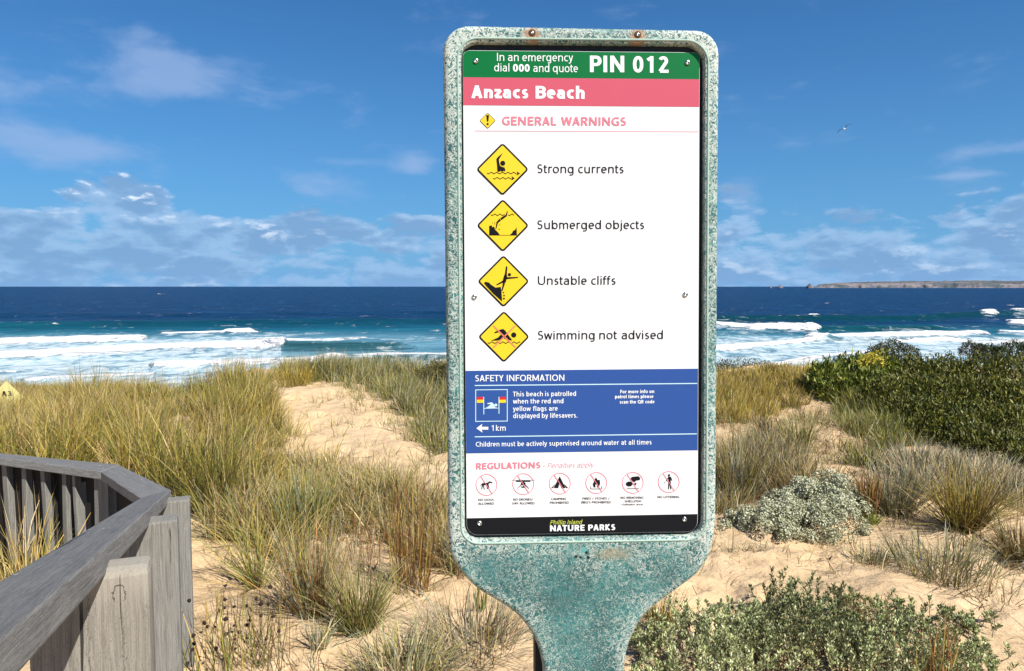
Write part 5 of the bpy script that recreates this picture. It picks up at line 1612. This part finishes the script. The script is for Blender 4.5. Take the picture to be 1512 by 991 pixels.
# rust coloured dead stems poking out of the right front bush
def wand(name, label, cat, px0, px1, dep0, dep1, pyt, n, colw, seed, L=.30, width=.004, tilt=.10):
    r = np.random.default_rng(seed)
    cs = []
    for _ in range(n):
        dep = r.uniform(dep0, dep1); px = r.uniform(px0, px1)
        q = pt(px, pyt, dep); g_ = float(hgt(q[0], q[1])); cs.append((q[0], q[1], g_))
    cs = np.array(cs)
    base = cs.mean(0)
    LL = np.maximum([pt(CX, pyt + r.exponential(14), c_[1])[2] - c_[2] for c_ in cs], .08)
    V, Q, T, C = blades(cs - base, 1, LL * 1.15, r, colw, .01, tilt, (0, 0), .05, width, .10, 'brown', tipamt=.2)
    o = link(name, mesh_np(name, V, Q, T, C), M_BLADE, loc=tuple(base))
    tag(o, label, cat, kind='stuff')
    return o
wand('dead_stems', 'rust brown dead stems standing in the right front bush', 'dead plant', 1345, 1410, 2.45, 2.9, 930, 150, {'rust': 3, 'brown': 2, 'gold': 1}, 41)
wand('dead_stems', 'thin dry reddish stems rising between the middle and right front bushes', 'dead plant', 1235, 1330, 3.0, 3.4, 872, 120, {'brown': 2, 'straw': 2, 'rust': 1}, 42, width=.003)

# ------------------------------------------------------------------ single tussocks one can point at
def tussock(label, px, py, hpx, n, w, tilt=.5, lean=(0, 0), curl=.25, base_r=.05, width=.005, tips='straw', seed=0, lvar=.25, name='grass_tussock', tipamt=.4, K=4):
    r = np.random.default_rng(seed * 13 + 5)
    g_ = ground(px, py)
    L = hpx / F * g_[1] * 1.12
    V, Q, T, C = blades([[0, 0, 0]], n, L, r, w, base_r, tilt, lean, curl, width, lvar, tips, tipamt=tipamt, K=K)
    o = link(name, mesh_np(name, V, Q, T, C), M_BLADE, loc=tuple(g_))
    tag(o, label, 'grass')
    return o
DRYG = {'grey': 3, 'straw': 3, 'olive': 2, 'brown': 1}
TUS = [
    ('big spiky tussock with a dark brown heart on the open sand, far right', 1424, 782, 90, 620, {'olive': 4, 'gold': 3, 'brown': 2, 'dark': 1}, .62, (.05, 0), .30, .09, .005, 'gold'),
    ('dark green low tussock alone on the sand below the left end of the thicket', 1275, 694, 42, 300, {'green': 4, 'dark': 2, 'olive': 2}, .5, (0, 0), .25, .11, .006, 'olive'),
    ('upright green and brown tussock on the bare sand, nearest the thicket shadow', 1178, 668, 58, 260, {'olive': 4, 'green': 3, 'straw': 2}, .30, (0, 0), .2, .08, .006, 'straw'),
    ('dark brown dead tussock beside the upright green one', 1136, 652, 38, 240, {'brown': 4, 'dark': 2, 'olive': 1}, .5, (0, 0), .3, .10, .006, 'straw'),
    ('dense rusty brown tussock directly behind the silver bush', 1185, 738, 52, 460, {'brown': 3, 'rust': 1.5, 'olive': 3, 'straw': 2}, .42, (0, 0), .22, .17, .005, 'straw'),
    ('tall brown clump standing against the right side of the sign', 1085, 735, 88, 380, {'brown': 3, 'olive': 3, 'grey': 2}, .32, (0, 0), .2, .14, .005, 'straw'),
    ('orange-brown upright stems at the right end of the silver bush', 1283, 762, 62, 160, {'rust': 4, 'gold': 2, 'brown': 1}, .14, (0, 0), .08, .05, .005, 'rust'),
    ('short bright green shoots at the foot of the orange-brown stems', 1287, 774, 20, 60, {'green': 2, 'lime': 2}, .35, (0, 0), .2, .03, .006, 'lime'),
    ('grey clump between the orange-brown stems and the big spiky tussock', 1322, 758, 76, 420, {'grey': 4, 'dark': 1, 'straw': 2, 'olive': 2}, .42, (.03, 0), .25, .13, .005, 'pale'),
    ('low pale tuft on the open sand below the silver bush', 1290, 832, 32, 190, {'straw': 3, 'olive': 3, 'grey': 2}, .85, (0, 0), .3, .09, .005, 'pale'),
    ('low wide grey-green clump in front of the big spiky tussock', 1392, 846, 52, 520, {'grey': 3, 'green': 2, 'olive': 3, 'straw': 2}, .72, (0, 0), .25, .24, .005, 'pale'),
    ('dark-hearted tussock cut off by the right edge of the photo', 1506, 822, 62, 380, {'brown': 3, 'olive': 3, 'straw': 2, 'dark': 1}, .65, (-.05, 0), .3, .09, .005, 'straw'),
    ('small green tuft at the right edge, above the cut-off tussock', 1500, 728, 30, 180, {'green': 3, 'grey': 2, 'olive': 2}, .5, (0, 0), .25, .08, .005, 'straw'),
    ('feathery brown tussock above the bare patch, between silver bush and thicket', 1345, 700, 48, 330, {'brown': 2, 'grey': 3, 'straw': 3}, .5, (.08, 0), .25, .13, .005, 'pale'),
    ('round straw-tipped tussock close to the right edge below the thicket', 1470, 707, 38, 280, {'grey': 3, 'straw': 3, 'brown': 1}, .55, (0, 0), .25, .10, .005, 'pale'),
    ('yellow-green drooping tuft at the dark mouth of the thicket', 1228, 592, 22, 170, {'lime': 3, 'gold': 3, 'olive': 2}, .7, (-.2, 0), .35, .06, .007, 'gold'),
    ('small yellowish tuft tucked against the neck of the sign on its right', 975, 925, 48, 170, {'gold': 3, 'olive': 3, 'straw': 2}, .5, (.05, 0), .25, .06, .0045, 'straw'),
    ('loose fan-shaped green tuft on a crooked root, on the bare sand right of the posts', 380, 868, 118, 150, {'olive': 4, 'green': 3, 'gold': 2}, .42, (-.10, 0), .25, .025, .004, 'straw'),
    ('tall brown and grey tussock right of the crooked-root tuft', 462, 908, 130, 420, {'olive': 3, 'brown': 3, 'grey': 3, 'rust': 1}, .34, (-.04, 0), .15, .07, .004, 'straw'),
    ('dense green tussock left of the neck of the sign', 532, 928, 92, 420, {'green': 4, 'olive': 4, 'straw': 2}, .40, (0, 0), .2, .07, .004, 'straw'),
    ('broad grey-green drooping tussock at the bottom edge left of the neck of the sign', 600, 1002, 78, 560, {'grey': 2, 'straw': 4, 'green': 2, 'olive': 2}, .75, (.02, 0), .35, .15, .005, 'pale'),
    ('pale bluish young shoots on the sand under the tall brown tussock', 472, 962, 48, 44, {'blue': 1, 'pale': 2, 'lime': 1}, .3, (0, 0), .1, .03, .006, 'blue'),
    ('thick yellow-green stems right beside the left shoulder of the neck', 709, 905, 42, 26, {'lime': 3}, .10, (0, 0), .02, .022, .008, 'gold'),
    ('tall rusty upright stems left of the shoulder of the sign', 610, 872, 150, 130, {'rust': 3, 'brown': 2, 'gold': 2}, .10, (0, 0), .04, .09, .004, 'brown'),
    ('wide straw coloured tussock under the left shoulder of the sign', 700, 965, 95, 460, {'straw': 4, 'grey': 3, 'brown': 2, 'olive': 1}, .8, (0, 0), .3, .16, .0042, 'pale'),
    ('upright dark green clump in the middle of the left grass, right of the rail end', 450, 790, 92, 420, {'green': 4, 'olive': 4, 'blue': 1}, .28, (0, 0), .15, .12, .005, 'straw'),
    ('golden tangled tussock behind the near handrail, inside its bend', 40, 905, 135, 700, {'gold': 4, 'straw': 4, 'olive': 2, 'brown': 1}, .52, (.05, 0), .4, .16, .0045, 'straw'),
    ('tall pointed grass clump on the crest at the top of the sand path, left side', 343, 588, 48, 520, {'olive': 4, 'brown': 2, 'gold': 2}, .20, (.05, 0), .12, .17, .007, 'brown'),
    ('small separate crest clump at the head of the sand path', 392, 566, 18, 160, {'olive': 3, 'brown': 2}, .35, (0, 0), .2, .10, .007, 'straw'),
    ('rounded crest clump right of the head of the sand path', 436, 569, 32, 360, {'olive': 3, 'gold': 3, 'brown': 1}, .38, (.05, 0), .2, .24, .007, 'gold'),
]
for i, q in enumerate(TUS):
    tussock(q[0], *q[1:5], q[5], q[6], q[7], q[8], q[9], q[10], q[11], seed=i + 1)
# the crooked root under the fan-shaped tuft
g_ = ground(380, 868)
r = np.random.default_rng(5)
pth = [np.array([0, 0, .02]), np.array([-.02, -.02, .0]), np.array([-.025, -.10, .01]), np.array([-.05, -.20, .0]), np.array([-.12, -.27, .01])]
V, Q = tubes([pth], .006, .003, 6)
rt = link('crooked_root', mesh_np('crooked_root', V, Q), M_TWIG, loc=tuple(g_ + [0, 0, .01]))
tag(rt, 'thin crooked brown root lying on the sand below the fan-shaped tuft', 'root')

# knobby club rush with round dark seed heads, bottom left beside the posts
def rush(label, px, py, hpx, n, seed, spreadpx=50):
    r = np.random.default_rng(seed)
    g_ = ground(px, py)
    cs = np.zeros((n, 3)); cs[:, 0] = r.normal(0, spreadpx / F * g_[1] * .5, n); cs[:, 1] = r.normal(0, .05, n)
    cs[:, 2] = hgt(cs[:, 0] + g_[0], cs[:, 1] + g_[1]) - g_[2]
    L = hpx / F * g_[1] * r.uniform(.55, 1.1, n)
    V, Q, T, C = blades(cs, 1, L, r, {'olive': 4, 'brown': 1.5, 'green': 1, 'gold': 2}, .01, .17, (-.02, 0), .05, .0042, .02, 'brown', tipamt=.1, K=5)
    e = empty('club_rush', tuple(g_)); tag(e, label, 'rush')
    link('stems', mesh_np('stems', V, Q, T, C), M_BLADE, e)
    m = 2 * 4 + 1
    tips = V.reshape(n, m, 3)[:, -1]
    bm = bmesh.new()
    for k in range(n):
        if r.random() < .42:
            rr = r.uniform(.0055, .0105)
            ic = bmesh.ops.create_icosphere(bm, subdivisions=1, radius=rr, matrix=Matrix.Translation(Vector(tips[k])))
            for v in ic['verts']: v.co += Vector(r.normal(0, rr * .15, 3))
    me = bpy.data.meshes.new('seed_heads'); bm.to_mesh(me); bm.free()
    o = link('seed_heads', me, M_SEED, e); o['kind'] = 'stuff'
M_SEED = flat_mat('dark_seed_head', (.035, .020, .016), .8, 0, .2, .3, 400)
rush('club rush with round dark seed heads on thin stems, beside the lowest posts', 322, 1030, 165, 44, 51, 60)
wand('dead_stems', 'thin reddish brown stems standing over the tall brown tussock, left of the sign', 'dead plant', 425, 560, 3.7, 4.7, 775, 260, {'brown': 4, 'rust': 2, 'grey': 2, 'dark': 1}, 43, width=.0034, tilt=.2)
wand('dead_stems', 'fine dark dry stems crossing the sand beside the near posts', 'dead plant', 290, 430, 2.9, 3.6, 860, 110, {'brown': 4, 'dark': 2, 'olive': 2}, 44, width=.003, tilt=.3)
rush('sparser club rush with dark seed heads, between the posts and the crooked root', 372, 985, 128, 42, 52, 44)

# ------------------------------------------------------------------ the rest of the grass, which nobody could count
r = np.random.default_rng(99)
def hump_len(P_, a, b, s=.9): return a + (b - a) * np.clip(.5 + fbm(P_[:, 0] * s, P_[:, 1] * s, 3, 77), 0, 1)
parts = []
c_ = sample(R_LEFT, 1500, 4.6, 13.0, (-9, -.5), 1)
c_ = c_[~((c_[:, 0] > -3.4) & (c_[:, 1] < 4.9))]
px, py = project(c_[:, 0], c_[:, 1], c_[:, 2])
half = fbm(c_[:, 0] * .8, c_[:, 1] * .8, 3, 44) + r.normal(0, .25, len(c_))
keep = fbm(c_[:, 0] * 1.5, c_[:, 1] * 1.5, 2, 78) > -.30
c_ = c_[keep]; px = px[keep]; py = py[keep]; half = half[keep]
L_all = np.clip(.45 + .52 * fbm(c_[:, 0] * 1.25, c_[:, 1] * 1.25, 3, 79), .16, .80) * np.interp(px, [-100, 40, 140, 210, 265, 330, 380], [.80, .86, .98, 1.04, .84, .95, .85])
L_all = np.where(px < 110, np.maximum(L_all, .44), L_all)
L_all *= np.where(c_[:, 1] > 10.0, .62, 1.0) * np.where((px > 400), .62, 1.0)
for sel, w, tp in [(half < -.15, {'green': 5, 'olive': 3, 'dark': 2, 'straw': 1}, 'gold'), ((half >= -.15) & (half < .2), {'olive': 3, 'gold': 3, 'green': 3, 'straw': 2, 'brown': .7}, 'gold'), (half >= .2, {'gold': 3, 'olive': 2, 'straw': 4, 'green': 1.5, 'rust': .6}, 'straw')]:
    parts.append(blades(c_[sel], 70, L_all[sel], r, w, .07, .27, (.04, -.02), .28, .0056, .34, tp, tipamt=.5))
sel = r.random(len(c_)) < .75
parts.append(blades(c_[sel], 6, L_all[sel] * 1.28, r, {'straw': 3, 'gold': 3, 'brown': 1}, .06, .20, (.06, -.02), .30, .0042, .15, 'brown', K=5, tipamt=.8))
stuff_grass('marram_grass', 'thick golden olive marram grass covering the dune behind the handrail', parts)
parts = []
c_ = sample(R_BEHIND, 620, 7.0, 15.5, (-4, 1.2), 2)
parts.append(blades(c_, 44, hump_len(c_, .22, .46), r, {'green': 3, 'olive': 4, 'grey': 2, 'straw': 1, 'brown': .6}, .11, .34, (.12, 0), .25, .0068, .3, 'straw', tipamt=.3))
stuff_grass('dune_grass', 'shorter green dune grass beyond the sand path, behind the left edge of the sign', parts)
parts = []
c_ = sample(R_MIDL, 250, 3.8, 7.5, (-3.2, .3), 3)
half = r.random(len(c_))
parts.append(blades(c_[half < .5], 52, hump_len(c_[half < .5], .20, .42, 1.5), r, {'brown': 3, 'grey': 2, 'straw': 4, 'rust': 1, 'olive': 2}, .09, .55, (0, 0), .28, .0048, .3, 'straw'))
parts.append(blades(c_[half >= .5], 52, hump_len(c_[half >= .5], .18, .40, 1.5), r, {'green': 2, 'olive': 3, 'gold': 3, 'straw': 3}, .08, .5, (0, 0), .25, .0048, .3, 'straw'))
stuff_grass('dry_grass', 'mixed dry and green grass on the slope left of the lower half of the sign', parts)
parts = []
c_ = sample(R_RTOP, 400, 8.0, 11.0, (1.2, 6.5), 4)
parts.append(blades(c_, 46, hump_len(c_, .15, .36) * np.where(c_[:, 1] > 11.2, .75, 1), r, {'gold': 4, 'olive': 4, 'straw': 2, 'brown': 1.2}, .11, .34, (.12, 0), .25, .0066, .3, 'gold', tipamt=.45))
stuff_grass('golden_grass', 'golden dune grass below the mounded shrub right of the sign', parts)
parts = []
c_ = sample(R_RGRASS, 170, 5.5, 12.0, (2.5, 8.5), 5)
parts.append(blades(c_, 46, hump_len(c_, .16, .30), r, {'green': 4, 'olive': 4, 'straw': 1, 'grey': 1}, .10, .38, (-.05, 0), .25, .0058, .3, 'olive', tipamt=.3))
stuff_grass('green_grass', 'low green grass fringing the foot of the thicket', parts)
parts = []
c_ = sample(R_RBAND, 210, 4.6, 9.0, (2.2, 8.5), 6)
parts.append(blades(c_, 40, hump_len(c_, .12, .26), r, {'grey': 4, 'straw': 5, 'brown': 2, 'olive': 1}, .08, .42, (.05, 0), .25, .0052, .3, 'pale', tipamt=.5))
stuff_grass('pale_grass', 'pale feathery dead grass band between thicket and open sand', parts)
parts = []
c_ = sample(R_RLOW, 240, 4.4, 10, (1.2, 5), 7)
parts.append(blades(c_, 34, hump_len(c_, .10, .26), r, {'brown': 3, 'grey': 3, 'straw': 2, 'olive': 3}, .08, .6, (0, 0), .25, .0050, .3, 'straw'))
stuff_grass('brown_grass', 'short brownish grass on the sand between the sign and the silver bush', parts)
# tiny sprigs and fallen blades scattered over the open sand
FULL = [(-900, 560), (-900, 1400), (2400, 1400), (2400, 590), (1100, 600), (600, 575)]
def not_path(x, y, px, py, r_):
    m = fbm(x * 1.1, y * 1.1, 3, 55) > np.where((px > 380) & (px < 660) & (py < 760), .30, -.02)
    return m
c_ = sample(FULL, 760, 2.4, 11.5, (-8, 8), 8, not_path)
parts = [blades(c_, 17, hump_len(c_, .07, .22, 2.0), r, {'straw': 3, 'olive': 3, 'green': 1, 'grey': 2, 'brown': 1}, .05, .75, (0, 0), .3, .0042, .4, 'straw')]
R_PATH = [(372, 572), (500, 572), (570, 605), (640, 690), (655, 760), (560, 740), (450, 665), (400, 610)]
c_ = sample(R_PATH, 46, 5.0, 13.5, (-5, .5), 14)
parts.append(blades(c_, 16, .17, r, {'green': 3, 'olive': 4, 'straw': 2}, .08, .7, (0, 0), .3, .0052, .4, 'straw'))
# grass creeping out over both edges of the path
R_EDGE = [(362, 578), (388, 578), (425, 630), (480, 680), (560, 728), (640, 762), (655, 790), (520, 760), (430, 680), (380, 620)]
c_ = sample(R_EDGE, 70, 4.6, 12.5, (-5, .5), 15)
parts.append(blades(c_, 26, hump_len(c_, .12, .34, 2.0), r, {'gold': 3, 'olive': 4, 'straw': 3, 'green': 1}, .09, .5, (.05, 0), .3, .0052, .35, 'straw'))
R_EDGE2 = [(490, 568), (545, 568), (600, 610), (660, 690), (645, 715), (590, 650), (540, 605)]
c_ = sample(R_EDGE2, 60, 5.4, 13.5, (-3.5, .5), 16)
parts.append(blades(c_, 24, hump_len(c_, .10, .24, 2.0), r, {'green': 3, 'olive': 4, 'grey': 2, 'straw': 2}, .10, .55, (0, 0), .3, .0056, .35, 'straw'))
R_MIDR = [(1055, 605), (1200, 600), (1330, 660), (1360, 700), (1250, 705), (1120, 650), (1055, 640)]
c_ = sample(R_MIDR, 95, 4.8, 10.0, (1, 6), 17)
parts.append(blades(c_, 26, hump_len(c_, .08, .24, 2.0), r, {'brown': 4, 'olive': 3, 'grey': 2, 'straw': 2, 'green': 1}, .10, .6, (0, 0), .3, .0052, .35, 'straw'))
R_RSAND = [(1050, 590), (1240, 600), (1330, 670), (1512, 700), (1700, 760), (1700, 920), (1450, 900), (1250, 860), (1050, 800)]
c_ = sample(R_RSAND, 300, 3.4, 10.5, (1, 8), 12)
parts.append(blades(c_, 20, hump_len(c_, .05, .17, 2.2), r, {'brown': 3, 'grey': 3, 'straw': 4, 'olive': 2}, .07, .8, (0, 0), .3, .0044, .4, 'straw'))
stuff_grass('sand_sprigs', 'sparse short sprigs of grass scattered over the open sand', parts, 'grass')
c_ = sample(FULL, 6500, 2.3, 9.5, (-6, 7), 9, lambda x, y, px, py, r_: fbm(x * 1.3, y * 1.3, 3, 58) > np.where((px > 380) & (px < 660) & (py < 760), .5, -.06))
c_[:, 2] += .012
p0 = blades(c_, 3, .11, r, {'straw': 2, 'brown': 5, 'grey': 2}, .06, .1, (0, 0), .05, .0036, .5, 'brown', K=4)
V = p0[0].reshape(-1, 7, 3).copy()
# lay the blades down on the sand
b_ = V[:, :1].copy(); rel = V - b_
ang = r.uniform(0, 2 * pi, len(V)); hgt_rel = rel[..., 2:3]
V2 = b_ + np.concatenate([rel[..., :1] * .6 + hgt_rel * np.cos(ang)[:, None, None], rel[..., 1:2] * .6 + hgt_rel * np.sin(ang)[:, None, None], 0 * hgt_rel], 2)
V2[..., 2] = hgt(V2[..., 0], V2[..., 1]) + .006 + .012 * np.sin(rel[..., 2] / .11 * pi) * r.random((len(V), 1))
stuff_grass('fallen_blades', 'dead fallen grass blades and thin twigs littering the sand', [(V2.reshape(-1, 3), p0[1], p0[2], p0[3])], 'litter')
# yellow flower heads on the yellow-green bush: each a little knot of petals
fb = next(o for o in bpy.data.objects if o.name == 'coastal_shrub')
r = np.random.default_rng(3)
FV, FD2 = [], []
fc = []
for (px, py, dp, n_) in [(1290, 527, 9.45, 26), (1284, 531, 9.40, 14), (1299, 532, 9.40, 12), (1272, 536, 9.35, 7)]:
    for k in range(n_):
        q = pt(px + r.normal(0, 6), py + r.normal(0, 4), dp + r.normal(0, .04)); fc.append(q)
fc = np.array(fc); n_ = len(fc)
PP = np.repeat(fc, 14, 0) - np.array(fb.location); m = len(PP)
dd = unit(r.normal(0, 1, (m, 3)) + [0, -.2, .4])
V, Q, T, C = kites(PP, dd, r.uniform(.02, .035, m), .014, r, np.array([(.80, .66, .09)] * m) * r.uniform(.8, 1.1, (m, 1)))
link('flowers', mesh_np('flowers', V, Q, T, C), M_LEAF, fb)['kind'] = 'stuff'
